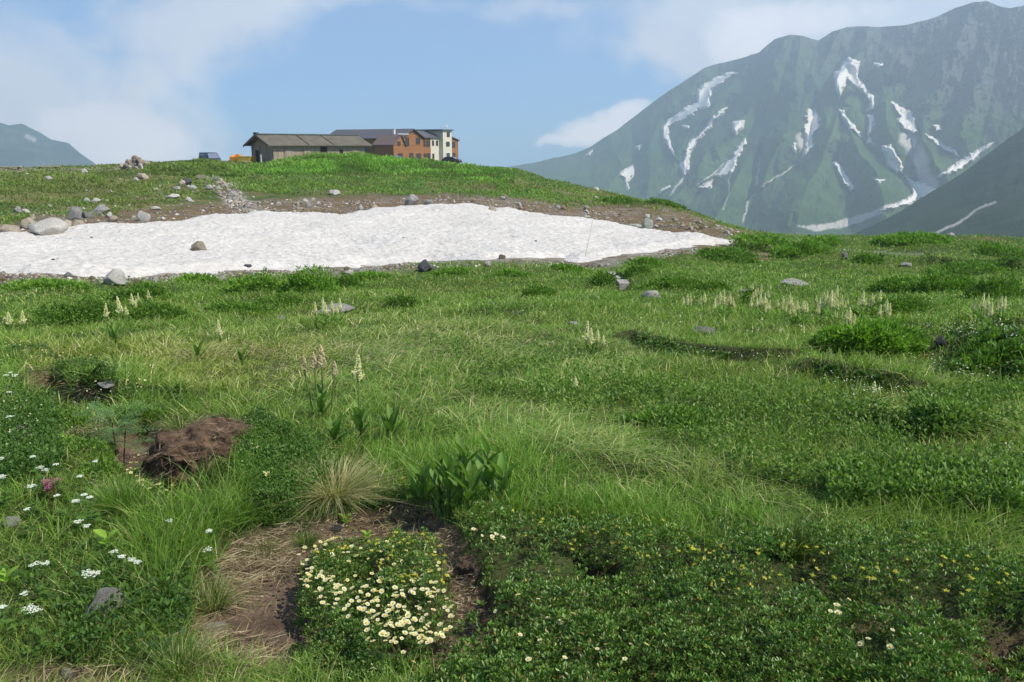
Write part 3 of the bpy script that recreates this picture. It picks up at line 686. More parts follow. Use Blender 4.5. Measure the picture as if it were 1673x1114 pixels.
# ------------------------------------------------------------------ haze
def box_obj(name, lo, hi, mat):
    b = MB(); lo = np.array(lo, float); hi = np.array(hi, float); b.box((lo + hi) / 2, hi - lo); return b.build(name, mat)
def haze():
    m_, nt, h = base_mat('air'); v = h.n('ShaderNodeVolumePrincipled')
    v.inputs['Color'].default_value = (0.70, 0.86, 1.0, 1); v.inputs['Density'].default_value = HAZE; v.inputs['Anisotropy'].default_value = 0.25
    h.link(v.outputs[0], h.n('ShaderNodeOutputMaterial').inputs['Volume'])
    lowz = min(GZ.min(), -400) - 1
    tag(box_obj('haze', (-2300, -3350, -700), (2500, 3650, 760), m_), 'thin blue air haze over the valley', kind='stuff')
HAZE = 0.00034
haze()

# ------------------------------------------------------------------ buildings
def plank_mat(name, c1, c2, axis='V', scale=5.0):
    m_, nt, h = base_mat(name); tc = h.n('ShaderNodeTexCoord'); sp_ = h.n('ShaderNodeSeparateXYZ', inp={0: tc.outputs['Object']})
    u = h.m('ADD', sp_.outputs[0], sp_.outputs[1]) if axis == 'V' else sp_.outputs[2]
    k = h.m('MULTIPLY', u, scale); fr = h.m('FRACT', k); fl = h.m('FLOOR', k)
    wn = h.n('ShaderNodeTexWhiteNoise', noise_dimensions='1D', inp={'W': fl})
    gap = h.m('LESS_THAN', fr, 0.10); n = h.noise(tc.outputs['Object'], 3.0, 5, 0.65)
    f = h.m('MULTIPLY_ADD', wn.outputs[0], 0.5, h.m('MULTIPLY', n.outputs[0], 0.7))
    cc = h.mix(f, c1, c2); cc = h.mix(h.m('MULTIPLY', gap, 0.65), cc, tuple(q * 0.3 for q in c1))
    p = h.n('ShaderNodeBsdfPrincipled', inp={'Base Color': cc, 'Roughness': 0.85, 'Specular IOR Level': 0.2})
    h.link(p.outputs[0], h.n('ShaderNodeOutputMaterial').inputs[0]); return m_
def plain_mat(name, col, rough=0.7, metal=0.0, var=0.25, sc=2.0, spec=0.4):
    m_, nt, h = base_mat(name); tc = h.n('ShaderNodeTexCoord'); n = h.noise(tc.outputs['Object'], sc, 5, 0.65)
    f = h.m('MULTIPLY_ADD', n.outputs[0], var * 2, 1 - var)
    cc = h.n('ShaderNodeVectorMath', operation='SCALE', inp={0: col, 3: f}).outputs[0]
    p = h.n('ShaderNodeBsdfPrincipled', inp={'Base Color': cc, 'Roughness': rough, 'Metallic': metal, 'Specular IOR Level': spec})
    h.link(p.outputs[0], h.n('ShaderNodeOutputMaterial').inputs[0]); return m_
M['hut_wall'] = plank_mat('weathered_planks', (0.20, 0.155, 0.115), (0.38, 0.31, 0.235), 'V', 3.2)
M['hut_roof'] = plain_mat('old_roof_sheet', (0.125, 0.112, 0.085), 0.95, 0, 0.6, 0.9)
M['ridge_cap'] = plain_mat('patched_ridge', (0.10, 0.12, 0.11), 0.8, 0, 0.9, 3.0)
M['dark_open'] = plain_mat('dark_opening', (0.012, 0.012, 0.012), 0.9)
M['lodge_wall'] = plank_mat('brown_boards', (0.22, 0.095, 0.040), (0.34, 0.165, 0.075), 'H', 4.0)
M['lodge_roof'] = plain_mat('grey_metal_roof', (0.12, 0.115, 0.12), 0.5, 0.2, 0.12, 0.5)
M['annex_roof'] = plain_mat('brown_metal_roof', (0.17, 0.12, 0.105), 0.5, 0.1, 0.12, 0.5)
M['white_wall'] = plain_mat('cream_render', (0.58, 0.55, 0.46), 0.9, 0, 0.10, 1.0)
M['glass'] = plain_mat('window_glass', (0.03, 0.035, 0.04), 0.12, 0, 0.1, 1, 0.6)
M['frame'] = plain_mat('dark_frame', (0.10, 0.055, 0.035), 0.6)
M['pale_wood'] = plain_mat('pale_wood', (0.45, 0.40, 0.32), 0.85, 0, 0.25, 6)
M['white_metal'] = plain_mat('white_metal', (0.7, 0.7, 0.68), 0.5)

def away(px, py, r):
    d = pix_dir(px, py); hl = math.hypot(d[0], d[1]); return Vector((CAM[0] + d[0] / hl * r, d[1] / hl * r, 1.6 + d[2] / hl * r))
def gable_block(name, x0, x1, y0, y1, he, hr, ax, mat, parent, rx=None, sink=2.0):
    """walls of a gabled block; ax = axis along which the ridge runs"""
    b = MB()
    if ax == 'x':
        rm = (y0 + y1) / 2 if rx is None else rx
        prof = [(x0, y0, -sink), (x0, y0, he), (x0, rm, hr), (x0, y1, he), (x0, y1, -sink)]; b.prism(prof, (x1 - x0, 0, 0))
    else:
        rm = (x0 + x1) / 2 if rx is None else rx
        prof = [(x0, y0, -sink), (x1, y0, -sink), (x1, y0, he), (rm, y0, hr), (x0, y0, he)]; b.prism(prof, (0, y1 - y0, 0))
    return b.build(name, mat, parent)
def gable_roof(name, x0, x1, y0, y1, he, hr, ax, mat, parent, over=0.5, side=0.4, th=0.14, rx=None, lift=0.02):
    b = MB()
    if ax == 'x':
        rm = (y0 + y1) / 2 if rx is None else rx
        for ye in (y0, y1):
            sl = (hr - he) / abs(rm - ye); sg = -1 if ye < rm else 1; yo = ye + sg * side; zo = he - side * sl
            b.prism([(x0 - over, yo, zo + lift), (x0 - over, rm, hr + lift), (x0 - over, rm, hr + th + lift), (x0 - over, yo, zo + th + lift)], (x1 - x0 + 2 * over, 0, 0))
    else:
        rm = (x0 + x1) / 2 if rx is None else rx
        for xe in (x0, x1):
            sl = (hr - he) / abs(rm - xe); sg = -1 if xe < rm else 1; xo = xe + sg * side; zo = he - side * sl
            b.prism([(xo, y0 - over, zo + lift), (rm, y0 - over, hr + lift), (rm, y0 - over, hr + th + lift), (xo, y0 - over, zo + th + lift)], (0, y1 - y0 + 2 * over, 0))
    return b.build(name, mat, parent)
def window(parent, face, u, z, w, hh, plane, name='window', fm='frame', pm='glass'):
    """face 'y': wall plane y=plane looking to -y ; 'x': wall plane x=plane looking to -x"""
    b = MB(); t = 0.07; d = 0.05
    def bx(uc, zc, su, sz, dep, off):
        if face == 'y': b2.box((uc, plane - off, zc), (su, dep, sz))
        else: b2.box((plane - off, uc, zc), (dep, su, sz))
    b2 = b
    bx(u, z + hh / 2 + t / 2, w + 2 * t, t, d * 2, d * 0.6); bx(u, z - hh / 2 - t / 2, w + 2 * t, t, d * 2, d * 0.6)
    bx(u - w / 2 - t / 2, z, t, hh, d * 2, d * 0.6); bx(u + w / 2 + t / 2, z, t, hh, d * 2, d * 0.6); bx(u, z, t * 0.6, hh, d, d * 0.6)
    f = b.build(name, M[fm], parent)
    b2 = MB(); bx(u, z, w, hh, 0.02, 0.012); b2.build('pane', M[pm], f); return f

hut = empty('wooden_hut', away(449, 268, 108), math.atan2(.66, .75))
tag(hut, 'long low weathered wooden hut with grey sheet roof on the ridge', 'hut')
gable_block('wall', 0, 13.2, 0, 6.5, 2.35, 3.5, 'x', M['hut_wall'], hut)
rf = gable_roof('roof', 0, 13.2, 0, 6.5, 2.4, 3.55, 'x', M['hut_roof'], hut, 0.9, 0.55)
b = MB()
for x in (4.6, 8.2): b.prism([(x, -0.58, 2.38), (x, 3.25, 3.73), (x, 3.25, 3.77), (x, -0.58, 2.42)], (0.08, 0, 0))
b.build('roof_seam', M['dark_open'], rf)
b = MB(); b.box((6.6, 3.25, 3.74), (15.2, 0.7, 0.14)); b.box((-0.75, 3.25, 3.84), (0.35, 0.9, 0.22)); b.build('ridge_cap', M['ridge_cap'], rf)
b = MB()
for sg in (-1, 1): b.prism([(-0.97, 3.25, 3.72), (-0.97, 3.25, 3.46), (-0.97, 3.25 + sg * 3.85, 2.06), (-0.97, 3.25 + sg * 3.85, 2.32)], (0.06, 0, 0))
b.build('barge_board', M['frame'], rf)
for u, z, w, hh in ((7.0, 1.85, 0.95, 0.8), (9.6, 1.5, 0.5, 0.6)):
    b = MB(); b.box((u, -0.02, z), (w, 0.05, hh)); b.build('window', M['dark_open'], hut)
for u, w in ((2.0, 1.1), (4.6, 1.0), (11.7, 1.1)):
    b = MB(); b.box((u, -0.035, 0.9), (w, 0.07, 1.9)); b.box((u, -0.08, 1.8), (w + .1, 0.03, 0.08)); b.box((u, -0.08, 0.3), (w + .1, 0.03, 0.08)); b.build('door', M['hut_wall'], hut)
b = MB(); b.box((-0.03, 4.9, 0.8), (0.06, 1.1, 1.8)); b.build('door', M['dark_open'], hut)
for y in (0.04, 2.2, 4.2, 6.46): b = MB(); b.box((-0.05, y, 0.2), (0.10, 0.14, 4.0)); b.build('wall_post', M['hut_wall'], hut)

lodge = empty('mountain_lodge', away(657, 264, 158), radians(60)); tag(lodge, 'brown and cream mountain lodge with grey roof behind the hut', 'lodge')
gable_block('main_wall', 0, 7.0, 0, 19, 4.4, 6.0, 'y', M['lodge_wall'], lodge)
gable_roof('main_roof', 0, 7.0, 0, 19, 4.42, 6.02, 'y', M['lodge_roof'], lodge, 0.45, 0.45)
gable_block('annex_wall', -3.9, -0.003, -1.1, 3.5, 3.2, 4.9, 'y', M['lodge_wall'], lodge, rx=-1.6)
gable_roof('annex_roof', -3.9, -0.5, -1.1, 3.5, 3.22, 4.95, 'y', M['annex_roof'], lodge, 0.3, 0.3, 0.12, rx=-1.6)
b = MB(); b.box((7.0 + 1.4, 3.4, 1.25), (2.8, 6.2, 6.5)); b.build('wing_wall', M['lodge_wall'], lodge)
b = MB(); b.box((9.8 + 1.5, 3.4, 1.25), (3.0, 6.3, 6.5)); b.build('cream_wing_wall', M['white_wall'], lodge)
b = MB(); b.prism([(7.0, -0.1, 4.52), (12.8, -0.1, 4.52), (12.8, 3.4, 5.8), (7.0, 3.4, 5.8)], (0, 0, 0.14)); b.prism([(7.0, 6.9, 4.52), (7.0, 3.41, 5.8), (12.8, 3.41, 5.8), (12.8, 6.9, 4.52)], (0, 0, 0.14)); b.build('wing_roof', M['lodge_roof'], lodge)
b = MB(); b.box((12.81 + 1.6, 2.6, 2.0), (3.2, 6.6, 8.0)); b.build('stair_tower', M['white_wall'], lodge)
b = MB(); b.box((14.1, 2.6, 6.11), (4.3, 7.3, 0.2)); b.build('tower_roof', M['lodge_roof'], lodge)
b = MB(); b.prism([(16.02, 0, -2), (19.4, 0, -2), (19.4, 0, 4.0), (16.02, 0, 4.8)], (0, 6, 0)); b.build('end_wall', M['lodge_wall'], lodge)
b = MB(); b.prism([(16.02, -0.3, 4.83), (19.7, -0.3, 3.96), (19.7, -0.3, 4.11), (16.02, -0.3, 4.98)], (0, 6.6, 0)); b.build('end_roof', M['lodge_roof'], lodge)
for u, z, w, hh, pl in ((1.7, 3.7, 1.0, 1.5, 0), (5.2, 3.9, 1.2, 1.1, 0), (5.3, 0.9, 1.2, 1.1, 0), (-2.3, 3.4, 0.8, 0.6, -1.1), (7.7, 3.4, 0.6, 1.1, .3), (8.95, 3.4, 1.0, 1.1, .3), (7.7, 0.9, 0.6, 1.1, .3), (8.95, 0.9, 1.0, 1.1, .3),
                        (10.6, 3.5, 0.5, 0.9, .25), (12.0, 3.5, 0.5, 0.9, .25), (10.6, 0.9, 0.5, 0.9, .25), (14.7, 5.2, 0.9, 0.8, -.7), (14.5, 3.3, 1.1, 0.8, -.7), (17.4, 3.2, 1.4, 1.1, 0), (17.4, 0.9, 1.4, 1.1, 0)):
    window(lodge, 'y', u, z, w, hh, pl)
for u in (6.5, 8.6): window(lodge, 'x', u, 2.4, 0.9, 1.3, 0)
for u, pl, w in ((2.9, 0, 1.0), (-2.0, -1.1, 1.2), (14.5, -.7, 1.2)):
    b = MB(); b.box((u, pl - 0.03, 0.5), (w, 0.06, 2.0)); d_ = b.build('door', M['glass'], lodge)
    b = MB(); b.box((u - w / 2 - .05, pl - .05, .5), (.08, .1, 2.1)); b.box((u + w / 2 + .05, pl - .05, .5), (.08, .1, 2.1)); b.box((u, pl - .05, 1.58), (w, .1, .08)); b.build('door_frame', M['frame' if u < 10 else 'white_metal'], d_)
b = MB()
for x, y0, y1 in ((-0.16, -1.3, 3.7), (-4.1, -1.3, 3.7)): pass
b.tube([(15.9, 0.5, 6.2), (15.9, 0.5, 7.5)], 0.06); b.box((15.9, 0.5, 7.1), (0.8, 0.06, 0.06)); b.box((15.9, 0.5, 6.8), (0.5, 0.2, 0.2)); b.build('antenna', M['white_metal'], lodge)
b = MB(); b.box((-1.4, 0.6, 5.5), (0.35, 0.35, 0.9)); b.box((-1.4, .6, 5.98), (0.5, .5, .08)); b.build('chimney', M['white_metal'], lodge)
b = MB(); b.box((-0.9, -1.2, 5.12), (3.4, .2, .12)); b.build('ridge_board', M['white_metal'], lodge)

def single(name, mb, mats, loc, label, cat, rz=0, group=None, smooth=False):
    o = mb.build(name, mats, None, smooth); o.location = loc; o.rotation_euler = (0, 0, rz); return tag(o, label, cat, group)
p = at(427, 269.5); p = away(427, 271, 104)
b = MB(); b.tube([(0, 0, -0.6), (0.02, 0, 1.35)], [0.12, 0.10], 8); single('wooden_post', b, M['pale_wood'], p, 'short pale post standing before the dark hut gable', 'post')
for px, tl, lab in ((581, 0.05, 'upright pale board nearest the hut roof corner'), (586, 0.25, 'pale board leaning beside an upright one')):
    b = MB(); b.box((0, 0, 0.75), (0.28, 0.06, 2.6)); o = single('timber_board', b, M['pale_wood'], away(px, 262, 140), lab, 'board', 0, 'boards by the lodge'); o.rotation_euler = (0.1, -tl, 0)
M['tarp'] = plain_mat('blue_tarp', (0.16, 0.24, 0.42), 0.45, 0, 0.25, 2)
b = MB(); n = 12; V = []; Fc = []
for i in range(n + 1):
    for j in range(n + 1):
        u, v = i / n * 2 - 1, j / n * 2 - 1; q = max(abs(u), abs(v))
        V.append((u * 2.4, v * 0.9, 0.9 * (1 - q ** 3) + 0.12 * sin(i * 2.1 + j) * (1 - q) - 0.5 * (u > 0) * u))
for i in range(n):
    for j in range(n): a = i * (n + 1) + j; Fc.append((a, a + n + 1, a + n + 2, a + 1))
b.add(V, Fc); single('tarpaulin', b, M['tarp'], away(649, 263, 150), 'crumpled blue tarpaulin lying in front of the brown annex', 'tarpaulin', 0, None, True)

# ------------------------------------------------------------------ vehicles
M['navy'] = plain_mat('navy_paint', (0.010, 0.016, 0.045), 0.4, 0, 0.05, 1, 0.3); M['tyre'] = plain_mat('tyre', (0.02, 0.02, 0.02), 0.9)
M['orange'] = plain_mat('orange_paint', (0.75, 0.30, 0.04), 0.5, 0, 0.15, 3); M['yellow'] = plain_mat('yellow_paint', (0.80, 0.48, 0.05), 0.5, 0, 0.12, 3)
M['screen'] = plain_mat('windscreen', (0.16, 0.19, 0.26), 0.1, 0, 0.05, 1, 0.8); M['black_paint'] = plain_mat('black_paint', (0.02, 0.02, 0.025), 0.3, 0, 0.05, 1, .6)
M['chrome'] = plain_mat('lamp_glass', (0.7, 0.7, 0.7), 0.15, 0.3, 0.05, 1, .6)
def vehicle(name, prof, W, L, paint, loc, rz, label, cat, screens, wheels=(0.85, 3.45), wr=0.31):
    """prof: (x along length, z) outline, front at x=L"""
    t = empty(name, loc, rz); tag(t, label, cat)
    b = MB(); n = len(prof)
    # tumblehome: narrower at the top
    zt = max(q[1] for q in prof); rings = []
    for s_, k in ((-1, .93), (-1, 1), (1, 1), (1, .93)):
        pass
    V = []; ys = [(-W / 2 + .02, .0), (-W / 2, .06), (W / 2, .06), (W / 2 - .02, .0)]
    for sg in (-1, 1):
        for x, z in prof:
            V.append((x, sg * (W / 2 - (0.16 if z > zt * 0.62 else 0.0)), z))
    Fc = [tuple(range(n)), tuple(range(2 * n - 1, n - 1, -1))] + [(i, i + n, (i + 1) % n + n, (i + 1) % n) for i in range(n)]
    b.add(V, Fc); o = b.build('body', paint, t)
    md = o.modifiers.new('bevel', 'BEVEL'); md.width = 0.05; md.segments = 2; md.limit_method = 'ANGLE'
    for nm, quad in screens:
        b = MB(); b.prism(quad, Vector((0, 0, 0.0)) + (Vector(quad[1]) - Vector(quad[0])).cross(Vector(quad[2]) - Vector(quad[0])).normalized() * 0.02)
        b.build(nm, M['screen' if nm == 'windscreen' else 'glass'], t)
    for x in wheels:
        for sg in (-1, 1):
            b = MB(); b.tube([(x, sg * (W / 2 - .10), wr), (x, sg * (W / 2 + .02), wr)], wr, 16); w_ = b.build('wheel', M['tyre'], t)
            b = MB(); b.tube([(x, sg * (W / 2 + .0), wr), (x, sg * (W / 2 + .03), wr)], wr * .6, 12); b.build('rim', M['white_metal'], w_)
    for sg in (-1, 1):
        b = MB(); b.box((L - 0.02, sg * (W / 2 - .28), 0.78), (0.06, 0.32, 0.16)); b.build('headlight', M['chrome'], t)
    b = MB(); b.box((L + 0.01, 0, 0.45), (0.08, W - .1, 0.2)); b.build('bumper', M['black_paint'], t)
    return t
W = 1.70
prof = [(0, .3), (0, 1.0), (0.06, 1.75), (0.25, 1.9), (3.3, 1.9), (3.55, 1.84), (4.28, 1.08), (4.4, .95), (4.4, .3)]
y_ = W / 2 - .14
vehicle('parked_van', prof, W, 4.4, M['navy'], away(335, 271.5, 122), radians(-52), 'dark blue van parked on the ridge left of the hut', 'van',
    [('windscreen', [(3.62, -.66, 1.80), (4.24, -.74, 1.14), (4.24, .74, 1.14), (3.62, .66, 1.80)]), ('side_window', [(0.3, -y_ - .02, 1.28), (2.6, -y_ - .02, 1.28), (2.6, -y_ - .0, 1.72), (0.3, -y_ - .0, 1.72)]),
     ('side_window', [(2.75, -y_ - .02, 1.28), (3.85, -y_ - .02, 1.28), (3.5, -y_, 1.72), (2.75, -y_, 1.72)])])
vehicle('parked_car', [(0, .3), (0, .85), (.15, .95), (.7, 1.4), (2.3, 1.42), (3.0, .98), (3.8, .85), (3.9, .6), (3.9, .3)], 1.6, 3.9, M['black_paint'], away(724, 267.5, 168), radians(-20), 'dark car half hidden below the far lodge end', 'car',
    [('windscreen', [(2.38, -.6, 1.36), (2.92, -.62, 1.02), (2.92, .62, 1.02), (2.38, .6, 1.36)]), ('side_window', [(.8, -.67, 1.0), (2.6, -.67, 1.0), (2.2, -.66, 1.3), (.95, -.66, 1.3)])], (.75, 3.1), .3)
# small tracked carrier
t = empty('tracked_carrier', away(380, 273, 112), radians(-12)); tag(t, 'orange tracked carrier with yellow tipping tray beside the hut', 'construction vehicle')
b = MB(); b.prism([(1.35, -.7, 0.75), (3.0, -.7, 0.75), (3.1, -.7, 1.35), (1.15, -.7, 1.35), (1.05, -.7, 1.05)], (0, 1.4, 0)); b.box((2.1, 0, 1.37), (1.9, 1.5, .06)); b.build('tray', M['yellow'], t)
b = MB(); b.box((0.55, 0, 1.0), (1.0, 1.3, 0.6)); b.box((0.75, 0.35, 1.45), (0.5, 0.5, 0.35)); b.box((.25, 0, 1.35), (.06, 1.1, .35)); b.build('body', M['orange'], t)
for sg in (-1, 1):
    b = MB(); b.tube([(0.2, sg * .62, .35), (0.2, sg * .9, .35)], .34, 14); b.tube([(2.6, sg * .62, .35), (2.6, sg * .9, .35)], .34, 14); b.box((1.4, sg * .76, .35), (2.4, .28, .66)); b.build('track', M['tyre'], t)
# bench on the left plateau
t = empty('bench', gpt(*ray_r(78, 275.5)), 0.1); t.location.z += 0.02; tag(t, 'low pale plank bench beside the left gravel track', 'bench')
b = MB(); b.box((0, 0, .22), (1.9, .35, .07)); b.build('seat', M['pale_wood'], t)
for sg in (-1, 1): b = MB(); b.box((sg * .75, 0, .08), (.1, .3, .22)); b.build('leg', M['frame'], t)
t = empty('bench', gpt(*ray_r(14, 275.5)), 0.05); t.location.z += 0.02; tag(t, 'low pale plank bench at the left photo edge', 'bench')
b = MB(); b.box((0, 0, .18), (2.4, .35, .07)); b.build('seat', M['pale_wood'], t)
for sg in (-1, 1): b = MB(); b.box((sg * .95, 0, .06), (.1, .3, .18)); b.build('leg', M['frame'], t)
# marker stick on the snow
q = ray_r(953, 424); b = MB(); b.tube([(0, 0, -.2), (.25, 0.4, .85), (.42, 0.7, 1.6)], [.010, .008, .005], 5)
single('marker_stick', b, M['pale_wood'], (q[0], q[1], ground_z(*q)), 'thin leaning stick rising from the snow edge', 'stick')
# stone drain
b = MB(); a0, a1 = at(1000, 450), at(1022, 474); dv = (a1 - a0); n = 7
for i in range(n):
    c0 = a0 + dv * ((i + .5) / n); c0.z = ground_z(c0.x, c0.y) + .06; b.box((c0.x - a0.x + random.uniform(-.03, .03), c0.y - a0.y, c0.z - a0.z + random.uniform(-.02, .02)), (.32, dv.length / n * .9, .16))
single('stone_channel', b, M['rock_pale'], a0, 'narrow pale stone channel crossing the meadow below the snow', 'channel')

# ------------------------------------------------------------------ rocks
import bmesh
ROCKS = []
for k in range(10):
    rs = np.random.RandomState(100 + k); bm = bmesh.new(); bmesh.ops.create_icosphere(bm, subdivisions=4, radius=1.0)
    pl = []
    for i in range(22):
        n_ = rs.normal(size=3); n_ /= np.linalg.norm(n_); pl.append((n_, rs.uniform(.58, .88)))
    for v in bm.verts:
        p = np.array(v.co)
        for n_, d in pl:
            e = p @ n_ - d
            if e > 0: p = p - n_ * e * .96
        p = p * (1 + .10 * float(fbm(p[0] * 1.7 + k, p[1] * 1.7 + p[2] * 1.3, 3, k)) + .05 * float(fbm(p[0] * 6 + k, p[1] * 6 + p[2] * 5, 3, k + 3)))
        v.co = p
    me = bpy.data.meshes.new('rock'); bm.to_mesh(me); bm.free(); me.polygons.foreach_set('use_smooth', [True] * len(me.polygons))
    try: me.set_sharp_from_angle(angle=radians(32))
    except Exception: pass
    ROCKS.append(me)
RMESH = {}
def rock(px, py, w, h_, tone='pale', label=None, group=None, flat=None, snow=False, name='boulder', rz=None, cat='boulder', sink=.36, world=None):
    q = world if world is not None else ray_r(px, py)
    if q is None: return None
    x, y = q; r = math.hypot(x, y); mp = r / 1301.0
    W_ = w * mp; H_ = h_ * mp * 1.05
    k = RS.randint(len(ROCKS)); key = (k, tone)
    if key not in RMESH:
        me = ROCKS[k].copy(); me.name = name; me.materials.clear(); me.materials.append(M['rock_' + tone]); RMESH[key] = me
    o = bpy.data.objects.new(name, RMESH[key]); COL.objects.link(o)
    D_ = W_ * RS.uniform(.7, .9)
    z = snow_z(x, y) if snow else float(ground_z(x, y))
    hz = H_ / (1.62 - sink); o.scale = (W_ / 1.7, D_ / 1.7, hz)
    y2 = y + D_ * .35; x2 = x + (x / r) * D_ * .3
    z = max(z, snow_z(x2, y2)) if snow else (z + float(ground_z(x2, y2))) / 2
    o.location = (x2, y2, z + hz * (.8 - sink)); o.rotation_euler = (0, 0, RS.uniform(-.5, .5) if rz is None else rz)
    tag(o, label, cat, group); return o
big = [
 (76, 391, 58, 21, 'pale', 'largest pale boulder half on the snow at left', 1), (325, 417, 26, 13, 'tan', 'lone grey brown boulder in the middle of the snow', 1), (187, 467, 38, 20, 'pale', 'rounded white boulder in grass below the left snow edge', 0),
 (226, 465, 20, 8, 'brown', 'flat reddish rock right of the rounded white boulder', 0), (253, 463, 12, 8, 'pale', 'small white stone right of the flat reddish rock', 0), (122, 360, 20, 19, 'grey', 'tall dark grey boulder above the left snow edge', 0),
 (143, 356, 18, 9, 'grey', 'low grey boulder right of the tall dark grey one', 0), (163, 350, 24, 10, 'grey', 'wide grey slab above the left snow edge', 0), (235, 361, 23, 13, 'pale', 'pale rounded boulder on the upper snow margin', 0),
 (15, 384, 28, 14, 'tan', 'tan boulder at the far left end of the snow', 0), (47, 374, 24, 14, 'tan', 'tan boulder behind the largest pale boulder', 0), (127, 373, 18, 12, 'tan', 'sandy boulder at the snow tip, right of a pair', 0),
 (108, 372, 22, 9, 'tan', 'sandy boulder at the snow tip, left of a pair', 0), (185, 363, 15, 8, 'tan', 'low sandy stone between grey slab and pale rounded boulder', 0), (28, 348, 14, 8, 'grey', 'grey stone on the turf high at far left', 0),
 (80, 295, 12, 6, 'pale', 'pale stone low on the left slope under the bench', 0), (694, 444, 26, 18, 'dark', 'black boulder between snow and meadow', 0), (570, 449, 17, 6, 'pale', 'left one of three pale stones by the lower snow edge', 0), (590, 449, 15, 8, 'pale', 'middle one of three pale stones by the lower snow edge', 0),
 (614, 449, 10, 7, 'pale', 'right one of three pale stones by the lower snow edge', 0), (672, 335, 22, 14, 'grey', 'dark grey boulder on the upper snow margin below the lodge', 0), (700, 334, 14, 8, 'grey', 'smaller rock right of the dark grey boulder', 0),
 (611, 343, 13, 8, 'tan', 'tan stone left of the dark grey boulder', 0), (590, 344, 10, 8, 'green', 'greenish stone at the snow notch', 0), (547, 319, 19, 8, 'pale', 'slanting pale slab on the green slope above the brown bank', 0), (804, 348, 15, 6, 'tan', 'tan stone poking through the snow near its top', 1),
 (1057, 373, 20, 15, 'green', 'pale greenish boulder on brown soil near the snow tip', 0), (1036, 371, 28, 5, 'green', 'flat pale slab touching the greenish boulder', 0), (1066, 489, 32, 14, 'pale', 'white boulder alone in the middle meadow', 0), (545, 516, 62, 14, 'pale', 'large flat white rock among cream flower spikes', 0),
 (460, 524, 12, 8, 'pale', 'small pale stone left of the large flat white rock', 0), (1298, 467, 54, 8, 'pale', 'flat pale rock slab in the right meadow', 0), (1222, 478, 26, 5, 'grey', 'grey flat stone beside cream flower spikes', 0), (1150, 550, 38, 16, 'grey', 'grey rock with white top beside the central meadow', 0),
 (938, 532, 22, 6, 'pale', 'flat pale stone low in the central meadow', 0), (845, 515, 18, 6, 'grey', 'flat grey stone in the central meadow grass', 0), (405, 439, 16, 7, 'dark', 'two toned dark stone by the lower snow edge', 0), (820, 423, 14, 7, 'brown', 'rusty brown stone at the lower middle snow edge', 0),
 (1193, 300, 1, 1, 'pale', None, 0), (32, 724, 40, 20, 'grey', 'light grey rock beside white umbels at the left', 0), (18, 862, 24, 12, 'pale', 'pale stone in grass at the left edge', 0), (172, 1022, 66, 46, 'pale', 'slanting pale rock slab in the lower left grass', 0),
 (295, 1078, 24, 17, 'pale', 'small white stone low in the left grass', 0), (112, 1110, 24, 13, 'pale', 'pinkish white stone at the bottom left edge', 0), (350, 1042, 42, 20, 'tan', 'tan stone beside dry straw at lower left', 0), (548, 872, 24, 12, 'dark', 'dark stone lying on the bare soil', 0),
 (1480, 436, 16, 6, 'pale', 'small white stone among grass in the right meadow', 0), (1403, 430, 12, 6, 'pale', 'tiny white stone on the right meadow hump', 0), (1380, 424, 12, 10, 'grey', 'grey stone on the right meadow hump', 0), (1590, 372, 1, 1, 'pale', None, 0),
 (760, 940, 36, 22, 'brown', 'brown stone in the shaded hollow beside the flower mat', 0), (180, 642, 40, 9, 'pale', 'flat pale stone beside the dark turf gap', 0), (1537, 568, 18, 14, 'dark', 'dark stone beside the right leafy bush', 0), (1553, 386, 12, 5, 'pale', 'pale stone on the far right rim', 0),
 (360, 268, 1, 1, 'pale', None, 0), (285, 273, 14, 6, 'grey', 'flat grey stone right of the rubble cairn', 0), (303, 303, 18, 9, 'dark', 'dark slab on the left slope under the van', 0), (331, 293, 26, 6, 'tan', 'long tan slab on the slope under the van', 0), (232, 292, 18, 8, 'tan', 'tan rock below the rubble cairn', 0),
 (283, 325, 22, 6, 'pale', 'long pale slab in stones left of the stone run', 0), (255, 343, 16, 5, 'pale', 'flat white slab above the upper snow margin', 0), (156, 332, 14, 6, 'pale', 'pale slab in the middle of the left slope', 0), (141, 331, 9, 6, 'pale', 'little white stone left of a pale slab', 0),
 (138, 283, 9, 6, 'pale', 'square white block beside the gravel track', 0), (222, 296, 8, 5, 'pale', 'little pale rock under the rubble cairn', 0), (975, 312, 9, 6, 'pale', 'white stone on the skyline right of the lodge', 0), (1122, 338, 8, 6, 'pale', 'white pointed stone on the far right skyline', 0), (343, 310, 12, 7, 'pale', 'pale stone left of the stone run', 0),
]
for px, py, w, h_, tone, lab, sn in big:
    if lab: rock(px, py, w, h_, tone, lab, snow=bool(sn))
def scatter_rocks(poly, n, wmin, wmax, tones, lab, grp, sn=False, pw=2.0):
    pl = np.array(poly, float); k = 0; tries = 0
    while k < n and tries < n * 60:
        tries += 1; px = RS.uniform(*np.array([pl[:, 0].min(), pl[:, 0].max()])); py = RS.uniform(pl[:, 1].min(), pl[:, 1].max())
        if sdist(np.array([px]), np.array([py]), poly)[0] < 0: continue
        if fbm(px / 28, py / 14, 3, 71) < RS.uniform(-.45, .15): continue
        w = wmin + (wmax - wmin) * RS.uniform() ** pw
        q_ = ray_r(px, py)
        if not sn and q_ is not None and sdist(np.array([q_[0]]), np.array([q_[1]]), SNOWW)[0] > -.2: continue
        if rock(px, py, w, w * RS.uniform(.4, .75), tones[RS.randint(len(tones))], lab, grp, name='stone', cat='stone', snow=sn, world=q_): k += 1
